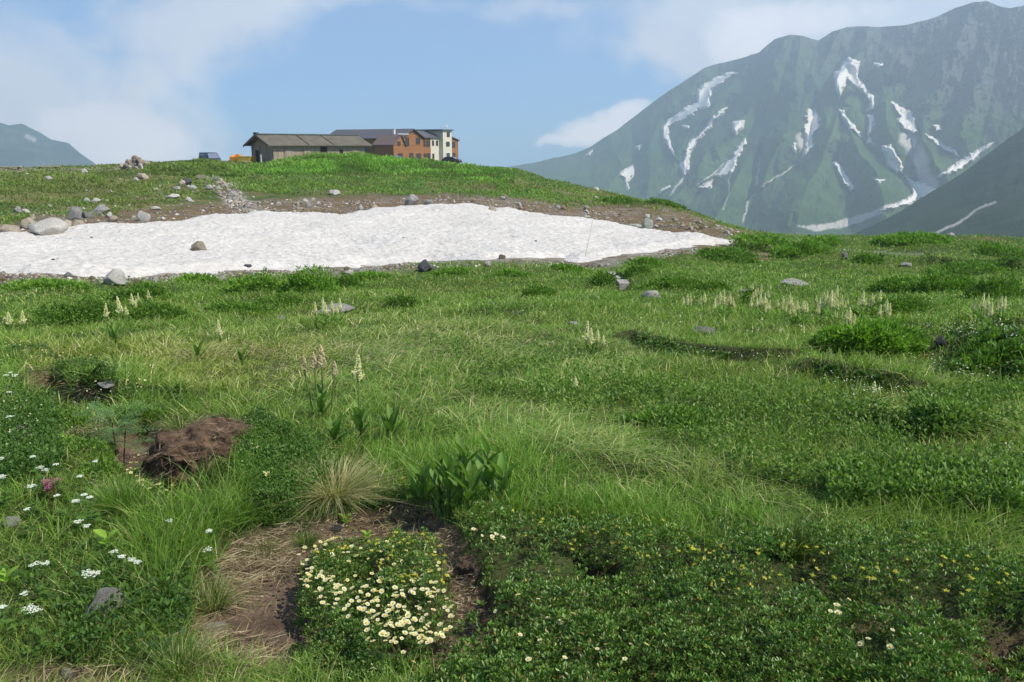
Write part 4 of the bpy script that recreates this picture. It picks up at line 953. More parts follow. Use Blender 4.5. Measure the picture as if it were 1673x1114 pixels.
scatter_rocks([(0, 335), (120, 330), (260, 300), (400, 300), (420, 345), (300, 360), (180, 364), (120, 374), (0, 378)], 60, 3, 13, ['pale', 'tan', 'grey', 'pale', 'green'], 'small stone scattered on the left slope above the snow', 'stones on the left slope')
scatter_rocks([(400, 322), (560, 326), (760, 318), (900, 330), (1000, 345), (1150, 362), (1225, 385), (1150, 386), (1000, 364), (860, 345), (740, 334), (650, 336), (570, 350), (430, 346)], 70, 3, 11, ['pale', 'tan', 'brown', 'grey', 'pale', 'pale'], 'small stone on the brown bank above the snow', 'stones on the brown bank')
scatter_rocks([(0, 452), (200, 454), (430, 446), (620, 436), (800, 430), (960, 432), (1100, 414), (1190, 400), (1190, 406), (1100, 420), (960, 444), (800, 440), (640, 446), (430, 458), (200, 462), (0, 465)], 62, 4, 13, ['pale', 'tan', 'brown', 'grey', 'brown'], 'small stone in the gravel along the lower snow edge', 'stones below the snow')
scatter_rocks([(20, 275), (250, 275), (330, 285), (640, 290), (900, 300), (1100, 345), (1050, 345), (860, 320), (600, 300), (250, 320), (20, 320)], 16, 2.5, 8, ['pale', 'tan', 'pale'], 'small pale stone dotting the green upper slope', 'stones on the upper slope')
scatter_rocks([(100, 390), (1100, 395), (900, 415), (400, 432), (60, 436)], 9, 2, 7, ['grey', 'brown', 'dark'], 'small dark stone lying on the snow', 'stones on the snow', True)
# stone run down the slope
run = [(345, 290), (362, 300), (378, 318), (390, 332), (403, 347)]
for i in range(44):
    t_ = RS.uniform(); k = min(3, int(t_ * 4)); f = t_ * 4 - k; wd = 3 + 12 * t_
    px = run[k][0] * (1 - f) + run[k + 1][0] * f + RS.normal() * wd * .5; py = run[k][1] * (1 - f) + run[k + 1][1] * f + RS.normal() * 2
    rock(px, py, RS.uniform(4, 9), RS.uniform(3, 6), ['pale', 'tan', 'tan', 'grey'][RS.randint(4)], 'rubble stone in the pale stone run on the slope', 'stones of the stone run', name='stone', cat='stone')
# cairn
cq = ray_r(221, 275); rr_ = math.hypot(*cq); mp_ = rr_ / 1301
for i in range(38):
    u = RS.uniform() ** .7; a = RS.uniform(0, 2 * pi); R0 = 19 * mp_; Hc = 14 * mp_
    x = cq[0] + cos(a) * R0 * u; y = cq[1] + sin(a) * R0 * u
    o = rock(0, 0, RS.uniform(4.5, 9), RS.uniform(4, 6.5), ['pale', 'tan', 'tan', 'grey', 'brown'][RS.randint(5)], 'rubble stone heaped in the cairn on the left skyline', 'stones of the cairn', name='stone', cat='stone', world=(x, y))
    o.location.z += Hc * max(0, 1 - u * 1.02) * .97; o.rotation_euler = tuple(RS.uniform(-1, 1, 3))

# ------------------------------------------------------------------ gravel: loose stones too many to count
def octa_stones(P, s_, col):
    n = len(P); a = RS.uniform(0, 2 * pi, n); base = np.array([[1, 0, .1], [.3, .9, -.1], [-.9, .35, .15], [-.25, -.95, 0], [.1, .15, .75], [0, 0, -.6]])
    V = np.repeat(base[None], n, 0) * (1 + RS.uniform(-.28, .28, (n, 6, 3))); ca, sa_ = np.cos(a)[:, None], np.sin(a)[:, None]
    X = V[..., 0] * ca - V[..., 1] * sa_; Y = V[..., 0] * sa_ + V[..., 1] * ca; V = np.stack([X, Y, V[..., 2] * RS.uniform(.5, 1, n)[:, None]], -1) * s_[:, None, None] + P[:, None]
    T = np.array([(0, 1, 4), (1, 2, 4), (2, 3, 4), (3, 0, 4), (1, 0, 5), (2, 1, 5), (3, 2, 5), (0, 3, 5)]); T = (np.arange(n)[:, None, None] * 6 + T[None]).reshape(-1, 3)
    return V.reshape(-1, 3), T, np.repeat(col, 6, 0)
def sample_px(poly, n):
    """random ground points whose position lies in a patch outlined on the photograph, uniform over the ground as seen"""
    pl = np.array(poly, float); out = []; tot = 0
    while tot < n:
        m_ = int((n - tot) * 2.2 + 200); px = RS.uniform(pl[:, 0].min(), pl[:, 0].max(), m_); py = RS.uniform(pl[:, 1].min(), pl[:, 1].max(), m_)
        k = sdist(px, py, poly) > 0; px, py = px[k], py[k]
        if len(px) == 0: continue
        out.append(np.stack([px, py], -1)); tot += len(px)
    q = np.concatenate(out)[:n]; return rays(q[:, 0], q[:, 1])
def rays(px, py):
    d = pix_dir(px, py); hl = np.hypot(d[:, 0], d[:, 1]); a = np.arctan2(d[:, 0], d[:, 1]); s_ = d[:, 2] / hl
    fi = np.interp(a, azs, np.arange(len(azs))); i = np.clip(fi.astype(int), 0, len(azs) - 2); u = (fi - i)[:, None]
    j0 = np.searchsorted(lrs, math.log(1.0)); rr = np.exp(lrs[j0:]); res = np.full((len(px), 2), np.nan)
    for b0 in range(0, len(px), 4000):
        sl_ = slice(b0, b0 + 4000); Zc = GZ[i[sl_], j0:] * (1 - u[sl_]) + GZ[i[sl_] + 1, j0:] * u[sl_]
        ok = (Zc - 1.6) / rr >= s_[sl_][:, None]; k = ok.argmax(1); has = ok.any(1); k1 = np.maximum(k, 1); ar = np.arange(len(k)); sc_ = (Zc - 1.6) / rr; g0 = sc_[ar, k1 - 1] - s_[sl_]; g1 = sc_[ar, k1] - s_[sl_]; r = rr[k1 - 1] + (rr[k1] - rr[k1 - 1]) * np.clip(-g0 / (g1 - g0 + 1e-12), 0, 1); r[~has] = np.nan
        res[sl_, 0] = r * np.sin(a[sl_]); res[sl_, 1] = r * np.cos(a[sl_])
    return res[~np.isnan(res[:, 0])]
GP = []; GS = []; GCo = []
gpal = np.array([(.42, .39, .34), (.34, .28, .21), (.22, .21, .19), (.20, .14, .10), (.5, .48, .44), (.13, .11, .09)])
for poly, n, s0, s1, lim in (([(0, 335), (120, 330), (260, 296), (400, 290), (420, 348), (300, 362), (180, 366), (120, 374), (0, 380)], 1500, .03, .14, 1), ([(400, 325), (560, 328), (760, 318), (900, 328), (1000, 340), (1150, 358), (1235, 386), (1200, 392), (1000, 366), (860, 347), (740, 336), (650, 338), (570, 352), (430, 348)], 3200, .03, .15, 1),
        ([(0, 446), (200, 450), (430, 441), (620, 431), (800, 424), (960, 428), (1100, 408), (1190, 396), (1190, 404), (1100, 418), (960, 440), (800, 436), (640, 442), (430, 454), (200, 462), (0, 464)], 4200, .02, .09, 1), ([(335, 286), (362, 288), (400, 318), (420, 348), (384, 348), (360, 318)], 1500, .06, .2, 1),
        ([(195, 276), (215, 262), (232, 262), (248, 276)], 400, .08, .22, 0), ([(380, 870), (560, 840), (740, 860), (790, 960), (790, 1040), (740, 1040), (500, 1020), (330, 1000)], 260, .003, .010, 0), ([(1285, 462), (1340, 462), (1330, 470), (1290, 470)], 60, .02, .05, 0), ([(1375, 405), (1540, 408), (1540, 414), (1375, 412)], 250, .02, .06, 0),
        ([(0, 274), (240, 272), (240, 277), (0, 280)], 500, .03, .08, 0), ([(1100, 545), (1190, 545), (1180, 555), (1100, 555)], 60, .01, .04, 0)):
    q = sample_px(poly, n)
    if lim: k = sdist(q[:, 0], q[:, 1], SNOWW) < -.15; q = q[k]; k = fbm(q[:, 0] * .5, q[:, 1] * .5, 3, 81) > RS.uniform(-.5, .25, len(q)); q = q[k]
    sz = s0 + (s1 - s0) * RS.uniform(0, 1, len(q)) ** 3
    GP.append(np.c_[q, ground_z(q[:, 0], q[:, 1])]); GS.append(sz); GCo.append(gpal[RS.randint(0, 6, len(q))] * RS.uniform(.7, 1.15, (len(q), 1)))
V, T, C_ = octa_stones(np.concatenate(GP), np.concatenate(GS), np.concatenate(GCo))
M['gravel'] = leaf_mat('loose_gravel', 0.9, 0.0, 0.15, noise=0.5, nscale=12)
tag(mesh_np('gravel', V, T, C_, M['gravel']), 'loose gravel and rubble around the snow patch and stone run', kind='stuff')

# ------------------------------------------------------------------ grass and leaf cover
def blades(P, h_, w, lean, bend, col, tip, seg=3):
    """P (n,3) roots; h height, w width; lean (n,2) direction*amount; bend amount"""
    n = len(P); ts = [0, .38, .74, 1.0] if seg == 3 else [0, .55, 1.0]; a = RS.uniform(0, 2 * pi, n)
    ld_ = lean; side = np.stack([np.cos(a), np.sin(a), np.zeros(n)], -1); V = []; Cc = []
    for t in ts:
        off = np.stack([ld_[:, 0] * (t * .35 + t * t * bend), ld_[:, 1] * (t * .35 + t * t * bend), t * (1 - .45 * bend * t * np.minimum(1, np.hypot(ld_[:, 0], ld_[:, 1])))], -1) * h_[:, None]
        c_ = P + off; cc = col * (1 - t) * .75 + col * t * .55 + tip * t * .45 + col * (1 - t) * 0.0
        if t < 1:
            ww = (w * .5 * (1 - t) ** .45)[:, None]; V += [c_ - side * ww, c_ + side * ww]; Cc += [cc, cc]
        else: V.append(c_); Cc.append(tip)
    V = np.stack(V, 1); Cc = np.stack(Cc, 1); k = V.shape[1]
    if seg == 3: T = [(0, 1, 2), (1, 3, 2), (2, 3, 4), (3, 5, 4), (4, 5, 6)]
    else: T = [(0, 1, 2), (1, 3, 2), (2, 3, 4)]
    T = (np.arange(n)[:, None, None] * k + np.array(T)[None]).reshape(-1, 3)
    return V.reshape(-1, 3), T, Cc.reshape(-1, 3)
def leaves(P, N, L, W, col, cup=.25):
    """n small folded leaves: N direction of growth"""
    n = len(P); N = N / np.linalg.norm(N, axis=1, keepdims=True); r_ = RS.normal(size=(n, 3)); s_ = np.cross(N, r_); s_ /= np.linalg.norm(s_, axis=1, keepdims=True) + 1e-9; u = np.cross(s_, N)
    L = L[:, None]; W = W[:, None]
    V = np.stack([P, P + N * L * .5 + s_ * W * .5 + u * W * cup, P + N * L, P + N * L * .5 - s_ * W * .5 + u * W * cup], 1)
    T = (np.arange(n)[:, None, None] * 4 + np.array([(0, 1, 2), (0, 2, 3)])[None]).reshape(-1, 3)
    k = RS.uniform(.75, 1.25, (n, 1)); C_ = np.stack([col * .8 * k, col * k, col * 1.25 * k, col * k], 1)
    return V.reshape(-1, 3), T, C_.reshape(-1, 3)
def join(parts):
    V = []; T = []; C_ = []; b = 0
    for v, t, c_ in parts: V.append(v); T.append(t + b); C_.append(c_); b += len(v)
    return np.concatenate(V), np.concatenate(T), np.concatenate(C_)
def inpoly(px, py, polys, soft=10, seed=5):
    wx = px + 22 * fbm(px / 40, py / 25, 3, seed); wy = py + 12 * fbm(px / 40, py / 25, 3, seed + 1); o = np.zeros(px.shape)
    for q in polys: o = np.maximum(o, sm(sdist(wx, wy, q), -soft, soft))
    return o

MATR = [(748, 905), (770, 868), (840, 858), (930, 868), (1050, 888), (1180, 905), (1320, 885), (1450, 900), (1560, 915), (1673, 940), (1800, 960), (1800, 1200), (1500, 1330), (700, 1330), (715, 1120), (742, 1075), (800, 1050), (800, 1000), (785, 950)]
MATC = [(488, 985), (492, 935), (520, 903), (570, 890), (640, 884), (700, 890), (728, 915), (738, 970), (745, 1030), (730, 1075), (690, 1120), (600, 1150), (520, 1120), (500, 1060), (482, 1030)]
STRAW = [[(420, 560), (640, 520), (860, 540), (1080, 560), (1000, 630), (800, 600), (600, 640), (430, 640)], [(640, 650), (860, 640), (1100, 700), (1200, 760), (1400, 780), (1400, 830), (1050, 800), (800, 720)], [(900, 690), (1100, 720), (1120, 830), (960, 800)], [(250, 560), (520, 570), (520, 600), (260, 590)], [(1430, 640), (1620, 640), (1673, 700), (1560, 740), (1440, 680)]]
LUSH = [[(560, 745), (700, 700), (900, 745), (980, 800), (1280, 830), (1330, 900), (760, 880), (600, 830)], [(140, 800), (260, 790), (380, 760), (450, 800), (430, 870), (390, 890), (340, 960), (230, 1010), (200, 880)], [(60, 830), (160, 800), (180, 860), (60, 900)], [(0, 760), (60, 740), (60, 830), (0, 840)]]
HERB = [[(1000, 640), (1150, 610), (1300, 640), (1500, 690), (1673, 720), (1673, 850), (1450, 830), (1250, 790), (1100, 730)], [(690, 560), (1000, 590), (1130, 640), (980, 680), (740, 640)], [(380, 700), (500, 720), (560, 790), (440, 880), (380, 780)], [(1480, 660), (1673, 640), (1673, 720), (1500, 720)], [(1350, 770), (1673, 790), (1673, 850), (1350, 830)], [(0, 640), (90, 640), (110, 780), (0, 800)], [(130, 900), (330, 960), (300, 1114), (0, 1114), (0, 960)]]
YEL = [[(0, 565), (160, 560), (520, 560), (560, 620), (330, 650), (200, 590), (60, 610)]]
FARBROWN = [[(1330, 425), (1420, 418), (1560, 425), (1500, 440), (1350, 445)], [(620, 465), (760, 450), (830, 470), (700, 480)], [(60, 480), (130, 475), (130, 486), (60, 490)]]

# --- blades over the meadow
N_ = 520000; a = RS.uniform(-.66, .66, N_)
u = RS.uniform(0, 1, N_); lr = math.log(1.35) + (math.log(50) - math.log(1.35)) * u ** 0.93
# the meadow goes on beyond both edges of the view
NX = 150000; a = np.concatenate([a, RS.uniform(.64, 1.2, NX) * np.where(RS.uniform(size=NX) < .5, -1, 1)]); lr = np.concatenate([lr, RS.uniform(math.log(1.1), math.log(22), NX)]); N_ += NX
r = np.exp(lr); x = r * np.sin(a); y = r * np.cos(a)
zb = ground_z(x, y); px, py = project(np.stack([x, y, zb], -1))
fi = np.interp(np.arctan2(x, y), azs, np.arange(len(azs))).astype(int); fj = np.interp(lr, lrs, np.arange(len(lrs))).astype(int)
hl_ = HOLLOW[fi, fj]; sn_ = sS[fi, fj]; bk_ = np.maximum(bank, low)[fi, fj]
straw = inpoly(px, py, STRAW, 50, 5); lush_ = inpoly(px, py, LUSH, 40, 6) * .8; herb = inpoly(px, py, HERB, 40, 7); yel = inpoly(px, py, YEL, 20, 8)
mats = inpoly(px, py, [MATR, MATC], 6, 9)
dens = np.where(hl_ > -.015, .05, 1.0) * np.where(sn_ > -.9, .0, 1.0) * (1 - .93 * bk_) * (1 - .975 * mats) * (1 - .25 * herb) * (1 - .96 * (sdist(px, py, [(225, 690), (385, 690), (392, 800), (330, 845), (240, 845), (215, 790)]) > 0))
dens *= np.where(r > 36, .75, 1)
k = RS.uniform(0, 1, N_) < dens; 
x, y, zb, r, px, py, straw, lush_, herb, yel, hl_ = [q[k] for q in (x, y, zb, r, px, py, straw, lush_, herb, yel, hl_)]; n = len(x)
cl = fbm(x * 2.2, y * 2.2, 3, 91); cl2 = fbm(x * .5, y * .5, 3, 92); cl3 = fbm(x * 6, y * 6, 2, 93)
hgt = np.interp(r, [1.5, 3, 8, 13, 40], [.10, .10, .105, .10, .09]) * RS.uniform(.4, 1.35, n) * (1 + 1.1 * cl + .5 * cl3) * (1 + .40 * lush_ - .2 * straw)
hgt = np.clip(hgt * np.where(hl_ > -.015, .7, 1) * np.where((px > 745) & (py > 860), .8, 1), .03, .5)
wdt = np.maximum(.0028, .00105 * r) * RS.uniform(.6, 1.2, n) * (1 + .2 * lush_)
th = RS.uniform(0, 2 * pi, n); wind = .15 + .2 * straw
ln_ = np.stack([np.cos(th) * RS.uniform(.1, 1.5, n) * (1 + .5 * straw) + wind, np.sin(th) * RS.uniform(.1, 1.4, n) * (1 + .9 * straw) - .1], -1) * (1 - .35 * lush_)[:, None]
bd = RS.uniform(.2, 1.2, n) + .3 * straw
pal = np.array([(.150, .270, .045), (.195, .320, .060), (.105, .205, .038), (.255, .335, .085), (.34, .38, .15)])
ci = RS.choice(5, n, p=[.28, .26, .24, .14, .08]); col = pal[ci].copy(); f = sm(cl2 + .4 * cl, -.35, .35)[:, None]
col = col * (1 - f * .35) + np.array([.16, .20, .04]) * f * .35
col = col * (1 - .45 * yel[:, None]) + np.array([.30, .29, .06]) * .45 * yel[:, None]
col = col * (1 - .35 * (lush_[:, None])) + np.array([.13, .26, .04]) * .35 * lush_[:, None]
fb = inpoly(px, py, FARBROWN, 10, 12)[:, None] * .6; col = col * (1 - fb) + np.array([.15, .13, .05]) * fb
bf = np.array([.13, .25, .04]) ; ff = (sm(r, 12, 25) * .5 * sm(cl2, -.3, .2))[:, None]; col = col * (1 - ff) + bf * ff
tipc = col * 1.35 + np.array([.02, .02, .0])
dry = RS.uniform(0, 1, n) < (.07 + .20 * straw * sm(cl + cl3, -.5, .3) + .12 * sm(cl2 * .5 + cl3, .05, .5) + .10 * yel + np.where(hl_ > -.015, .45, 0)) * (1 - .7 * lush_)
dc = np.array([.62, .55, .32]) * RS.uniform(.6, 1.25, (n, 1)); col = np.where(dry[:, None], dc, col); tipc = np.where(dry[:, None], dc * 1.2, tipc)
col = col * RS.uniform(.6, 1.4, (n, 1)); tipc = tipc * RS.uniform(.7, 1.4, (n, 1))
P = np.stack([x, y, zb - .01], -1); nearb = r < 9
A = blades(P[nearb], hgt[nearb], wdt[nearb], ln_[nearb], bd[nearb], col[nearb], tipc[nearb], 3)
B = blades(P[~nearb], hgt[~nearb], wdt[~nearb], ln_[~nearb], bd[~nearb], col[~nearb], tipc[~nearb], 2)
# tufts on the hill slope above the snow
def hill_tufts(poly, n, h0, h1, wk, cols):
    q = sample_px(poly, n); s_ = sdist(q[:, 0], q[:, 1], SNOWW); q = q[s_ < -1]; n = len(q); z = ground_z(q[:, 0], q[:, 1]); rr = np.hypot(q[:, 0], q[:, 1])
    f = fbm(q[:, 0] * .4, q[:, 1] * .4, 3, 95); h_ = RS.uniform(h0, h1, n) * (1 + 1.2 * f); fi = np.interp(np.arctan2(q[:, 0], q[:, 1]), azs, np.arange(len(azs))).astype(int); fj = np.interp(np.log(rr), lrs, np.arange(len(lrs))).astype(int)
    f2 = fbm(q[:, 0] * .16, q[:, 1] * .22, 3, 96); ppx, ppy = project(np.c_[q, z]); kk = (RS.uniform(0, 1, n) > bank[fi, fj] * .93) & (RS.uniform(0, 1, n) > sm(f2 + .5 * f, -.05, .4) * sm(ppy, 268, 300) * np.interp(ppx, [0, 350, 450, 900, 1200], [.95, .95, .7, .7, .9])); th = RS.uniform(0, 2 * pi, n); c_ = np.array(cols)[RS.randint(0, len(cols), n)] * RS.uniform(.7, 1.3, (n, 1)) * (1 + .9 * f[:, None]); ol_ = (sm(-ppx, -420, -300) * .45 + .35 * sm(-f2, .0, .3))[:, None]; c_ = c_ * (1 - ol_) + np.array([.17, .18, .06]) * ol_
    l_ = np.stack([np.cos(th), np.sin(th)], -1) * RS.uniform(.2, 1.1, (n, 1))
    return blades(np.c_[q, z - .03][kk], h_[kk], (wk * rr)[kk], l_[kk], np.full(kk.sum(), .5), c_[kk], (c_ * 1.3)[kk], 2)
gr = [(.13, .24, .04), (.17, .27, .05), (.10, .18, .035), (.22, .25, .07)]
H1 = hill_tufts([(0, 270), (340, 262), (420, 268), (700, 262), (850, 278), (1000, 315), (1250, 378), (1240, 392), (1100, 366), (1000, 345), (860, 332), (700, 318), (500, 320), (380, 310), (200, 350), (0, 372)], 52000, .10, .26, .0016, gr)
H2 = hill_tufts([(400, 266), (480, 252), (640, 252), (760, 268), (840, 280), (840, 300), (640, 285), (420, 285)], 22000, .15, .36, .0020, [(.14, .26, .04), (.18, .30, .05), (.11, .21, .035)])
H3 = hill_tufts([(240, 268), (330, 262), (400, 266), (400, 290), (240, 286)], 6000, .25, .5, .002, gr)
V, T, C_ = join([A, B, H1, H2, H3])
tag(mesh_np('grass', V, T, C_, M['grass']), 'green meadow grass mixed with bleached straw', kind='stuff')
del A, B, V, T, C_

# --- low broad-leaved herbs among the grass
LP = []
def herb_layer(polys, n, L0, L1, hgt, cols, soft=15, seed=17, up=.6, rmax=99):
    for poly in polys:
        q = sample_px(poly, n); z = ground_z(q[:, 0], q[:, 1]); k = RS.uniform(0, 1, len(q)) < sm(fbm(q[:, 0] * 1.8, q[:, 1] * 1.8, 3, seed), -.35, .05)
        fi = np.interp(np.arctan2(q[:, 0], q[:, 1]), azs, np.arange(len(azs))).astype(int); fj = np.interp(np.log(np.hypot(q[:, 0], q[:, 1])), lrs, np.arange(len(lrs))).astype(int)
        k &= HOLLOW[fi, fj] < -.01
        q, z = q[k], z[k]; m_ = len(q); P = np.c_[q, z + hgt * RS.uniform(.15, 1, m_)]; D = RS.normal(size=(m_, 3)); D[:, 2] = np.abs(D[:, 2]) * .6 + up
        c_ = np.array(cols)[RS.randint(0, len(cols), m_)]; rr = np.hypot(q[:, 0], q[:, 1]); L = RS.uniform(L0, L1, m_) * np.maximum(1, rr / 9)
        LP.append(leaves(P, D, L, L * RS.uniform(.4, .6, m_), c_))
hc = [(.11, .20, .042), (.14, .25, .05), (.08, .155, .038), (.17, .26, .07)]
herb_layer(HERB[:1], 18000, .014, .032, .11, hc); herb_layer(HERB[1:2], 8000, .018, .034, .11, hc); herb_layer(HERB[2:3], 16000, .008, .018, .13, [(.07, .15, .03), (.10, .20, .04)], up=.9)
herb_layer(HERB[3:5], 7000, .018, .036, .12, hc); herb_layer(HERB[5:6], 7000, .012, .028, .12, [(.06, .13, .03), (.08, .16, .035)]); herb_layer(HERB[6:7], 9000, .010, .03, .10, [(.06, .13, .03), (.085, .17, .035), (.04, .09, .03)])
herb_layer([[(0, 465), (420, 450), (640, 455), (1000, 445), (1240, 400), (1673, 395), (1673, 560), (1000, 520), (500, 520), (0, 545)]], 26000, .018, .034, .10, [(.13, .24, .04), (.17, .28, .05), (.10, .18, .04)], seed=18, up=.8)
V, T, C_ = join(LP); tag(mesh_np('ground_cover', V, T, C_, M['leaf']), 'low broad leaved herbs growing through the meadow grass', kind='stuff')

# --- straw litter
SP = []
for poly, n, L0, L1, lift in (([(330, 930), (390, 880), (440, 865), (450, 900), (420, 960), (360, 1010), (320, 990)], 2200, .06, .16, .03), ([(440, 860), (560, 840), (740, 860), (780, 960), (780, 1050), (740, 1010), (730, 900), (600, 880), (480, 900)], 2600, .02, .07, .01), ([(300, 1020), (420, 1050), (480, 1080), (480, 1114), (300, 1114)], 800, .05, .13, .03), ([(170, 815), (225, 805), (235, 850), (170, 850)], 500, .06, .12, .05),
        ([(400, 890), (480, 900), (470, 940), (400, 930)], 700, .06, .12, .03), ([(540, 575), (700, 560), (860, 570), (840, 600), (600, 610)], 900, .06, .12, .08), ([(270, 575), (430, 565), (440, 585), (280, 595)], 700, .06, .12, .06), ([(620, 830), (700, 825), (700, 850), (640, 855)], 500, .04, .09, .04), ([(0, 1095), (300, 1085), (300, 1114), (0, 1114)], 500, .05, .12, .02), ([(30, 600), (90, 600), (170, 640), (200, 660), (160, 650), (60, 630)], 500, .05, .1, .02), ([(100, 720), (160, 680), (180, 720), (130, 745)], 500, .05, .1, .03)):
    q = sample_px(poly, n); z = ground_z(q[:, 0], q[:, 1]) + RS.uniform(0, lift, len(q)); m_ = len(q); th = RS.uniform(0, 2 * pi, m_); D = np.stack([np.cos(th) + .5, np.sin(th), RS.normal(size=m_) * .12], -1)
    L = RS.uniform(L0, L1, m_); c_ = np.array([(.36, .30, .18), (.26, .19, .12), (.46, .39, .25), (.17, .115, .075)])[RS.randint(0, 4, m_)]; SP.append(leaves(np.c_[q, z], D, L, np.full(m_, .0028), c_, 0.1))
V, T, C_ = join(SP); M['straw'] = leaf_mat('dry_straw', .7, .12, .2); tag(mesh_np('dry_straw', V, T, C_, M['straw']), 'bleached dead grass stalks lying on bare soil', kind='stuff')

# ------------------------------------------------------------------ leafy bushes
def shrub(px, py, w, h_, label, cols=((.12, .235, .036), (.155, .28, .05), (.09, .18, .035)), grp='leafy bushes in the meadow', L=None, n=None, name='leafy_bush', narrow=.42, cat='bush'):
    q = ray_r(px, py)
    if q is None: return
    x0, y0 = q; r0 = math.hypot(*q); mp = r0 / 1301; Wd = w * mp; H_ = h_ * mp * .95; Dp = max(Wd * .55, H_ * 1.6); L = L or max(.045, 5.0 * mp); n = n or int(w * h_ * 1.1 + 300)
    u = RS.normal(size=(n, 3)); u[:, 2] = np.abs(u[:, 2]) * 1.0; u /= np.linalg.norm(u, axis=1, keepdims=True); rad = RS.uniform(.55, 1.0, (n, 1)) ** .5
    an = np.arctan2(u[:, 1], u[:, 0]); lump = 1 + .75 * fbm(an * 1.3 + px, u[:, 2] * 2 + py, 3, int(px) % 97) + .22 * fbm(u[:, 0] * 5 + px, u[:, 1] * 5, 2, 5)
    p = u * rad * lump[:, None] * np.array([Wd / 2, Dp / 2, H_]); yc = y0 + Dp * .35; X = x0 + p[:, 0]; Y = yc + p[:, 1]; Z = ground_z(X, Y) + p[:, 2]
    D = u * .7 + RS.normal(size=(n, 3)) * .45 + np.array([0, 0, .35]); c_ = np.array(cols)[RS.randint(0, len(cols), n)]
    base = np.array([x0, yc, float(ground_z(x0, yc))])
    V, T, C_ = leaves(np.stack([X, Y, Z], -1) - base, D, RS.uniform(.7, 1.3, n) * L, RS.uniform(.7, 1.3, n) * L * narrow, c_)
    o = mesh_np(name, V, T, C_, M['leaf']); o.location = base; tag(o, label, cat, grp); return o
dk = ((.11, .215, .038), (.145, .26, .045), (.085, .17, .034)); br = ((.15, .29, .04), (.19, .34, .055), (.11, .22, .035))
for a_ in [
 (1430, 588, 170, 52, 'brightest feathery leaved bush in the right meadow', br), (1472, 516, 110, 26, 'dark leafy bush just right of the cream flower spikes', dk), (1480, 480, 90, 24, 'long bush left of two others in the right hedge band', None), (1560, 482, 110, 28, 'middle bush of the right hedge band', None),
 (1640, 490, 90, 28, 'bush ending the right hedge band at the photo edge', dk), (1600, 447, 110, 14, 'low bush strip high on the right meadow', dk), (1645, 420, 70, 14, 'small bush near the right rim of the meadow', None), (1520, 397, 70, 12, 'low bush on the far rim left of a small stone', br),
 (1470, 400, 60, 12, 'low bush on the far rim in front of the valley', br), (1250, 412, 90, 24, 'bright bush right of the snow tip', br), (1315, 418, 80, 22, 'bush second to the right of the snow tip', br), (1195, 428, 90, 18, 'low bush under the snow tip', None), (1350, 402, 60, 12, 'small bush behind those right of the snow tip', br),
 (1105, 473, 100, 18, 'wide low bush above the lone white boulder', None), (1165, 478, 60, 15, 'small bush right of the wide low one', dk), (985, 466, 40, 18, 'small dark bush left of the stone channel', dk), (1035, 450, 50, 14, 'small bush behind the stone channel', dk), (880, 487, 60, 16, 'small bush in the centre of the meadow', None),
 (657, 505, 50, 20, 'round bush right of the large flat white rock', dk), (500, 480, 110, 34, 'tallest dense bush below the snow, right of its neighbour', br), (408, 480, 90, 30, 'dense bush below the snow, left of the tallest', br), (560, 472, 60, 18, 'low bush right of the tallest dense bush', None),
 (250, 528, 120, 26, 'dark bush behind the left hellebore', dk), (115, 532, 130, 30, 'wide dark leafy bush at the left', dk), (385, 514, 110, 18, 'wide low bush left of the large flat white rock', None), (60, 474, 120, 12, 'low green bush strip at the left edge', br), (225, 492, 90, 22, 'bush under the rounded white boulder', None),
 (450, 503, 90, 16, 'low bush joining two wide ones', None), (600, 458, 60, 10, 'little bush under the three pale stones', br), (735, 450, 60, 10, 'little bush right of the black boulder', br), (840, 452, 60, 10, 'little bush under the lower middle snow edge', br), (930, 445, 50, 10, 'little bush near the marker stick', br),
 (1060, 436, 60, 12, 'bush behind the lone white boulder by the snow', br), (1235, 492, 40, 16, 'small bush among cream flower spikes', dk), (1625, 612, 110, 28, 'dark bush at the right edge below the turf step', dk), (1630, 566, 90, 18, 'dark bush at the right edge behind the turf step', dk), (1010, 332, 60, 7, 'dark dwarf pine on the right skyline, nearest the lodge', dk),
 (1090, 336, 60, 7, 'dark dwarf pine on the right skyline, farther right', dk), (1420, 432, 50, 12, 'small dark tuft bush on the right hump', dk), (1120, 700, 150, 16, 'low dark herb bank in the middle right meadow', dk), (320, 462, 60, 10, 'little bush right of the white boulder by the snow', br)]:
    shrub(a_[0], a_[1], a_[2], a_[3], a_[4], **({} if a_[5] is None else {'cols': a_[5]}))
for px, py, w, h_, lab in ((130, 748, 110, 22, 'low dark herb clump left of the ferny plant'), (95, 700, 70, 26, 'low dark herb clump under the far dark gap'), (222, 690, 70, 20, 'low dark herb clump behind the ferny plant'), (165, 775, 80, 16, 'low herb clump before the ferny plant'), (330, 700, 60, 8, 'thin herb fringe over the peat bank')):
    shrub(px, py, w, h_, lab, dk, 'herb clumps around the ferny plant', L=.022, n=900, name='herb_clump', cat='herb clump')
for i, (px, py, w, h_) in enumerate([(478, 262, 50, 5), (505, 258, 50, 7), (530, 258, 50, 6), (565, 259, 50, 5), (592, 257, 60, 7), (640, 262, 60, 5)]):
    shrub(px, py, w, h_, 'lush tall herb clump along the hill crest before the buildings', br, 'herb clumps on the hill crest', n=700, name='herb_clump', L=.12, cat='herb clump')

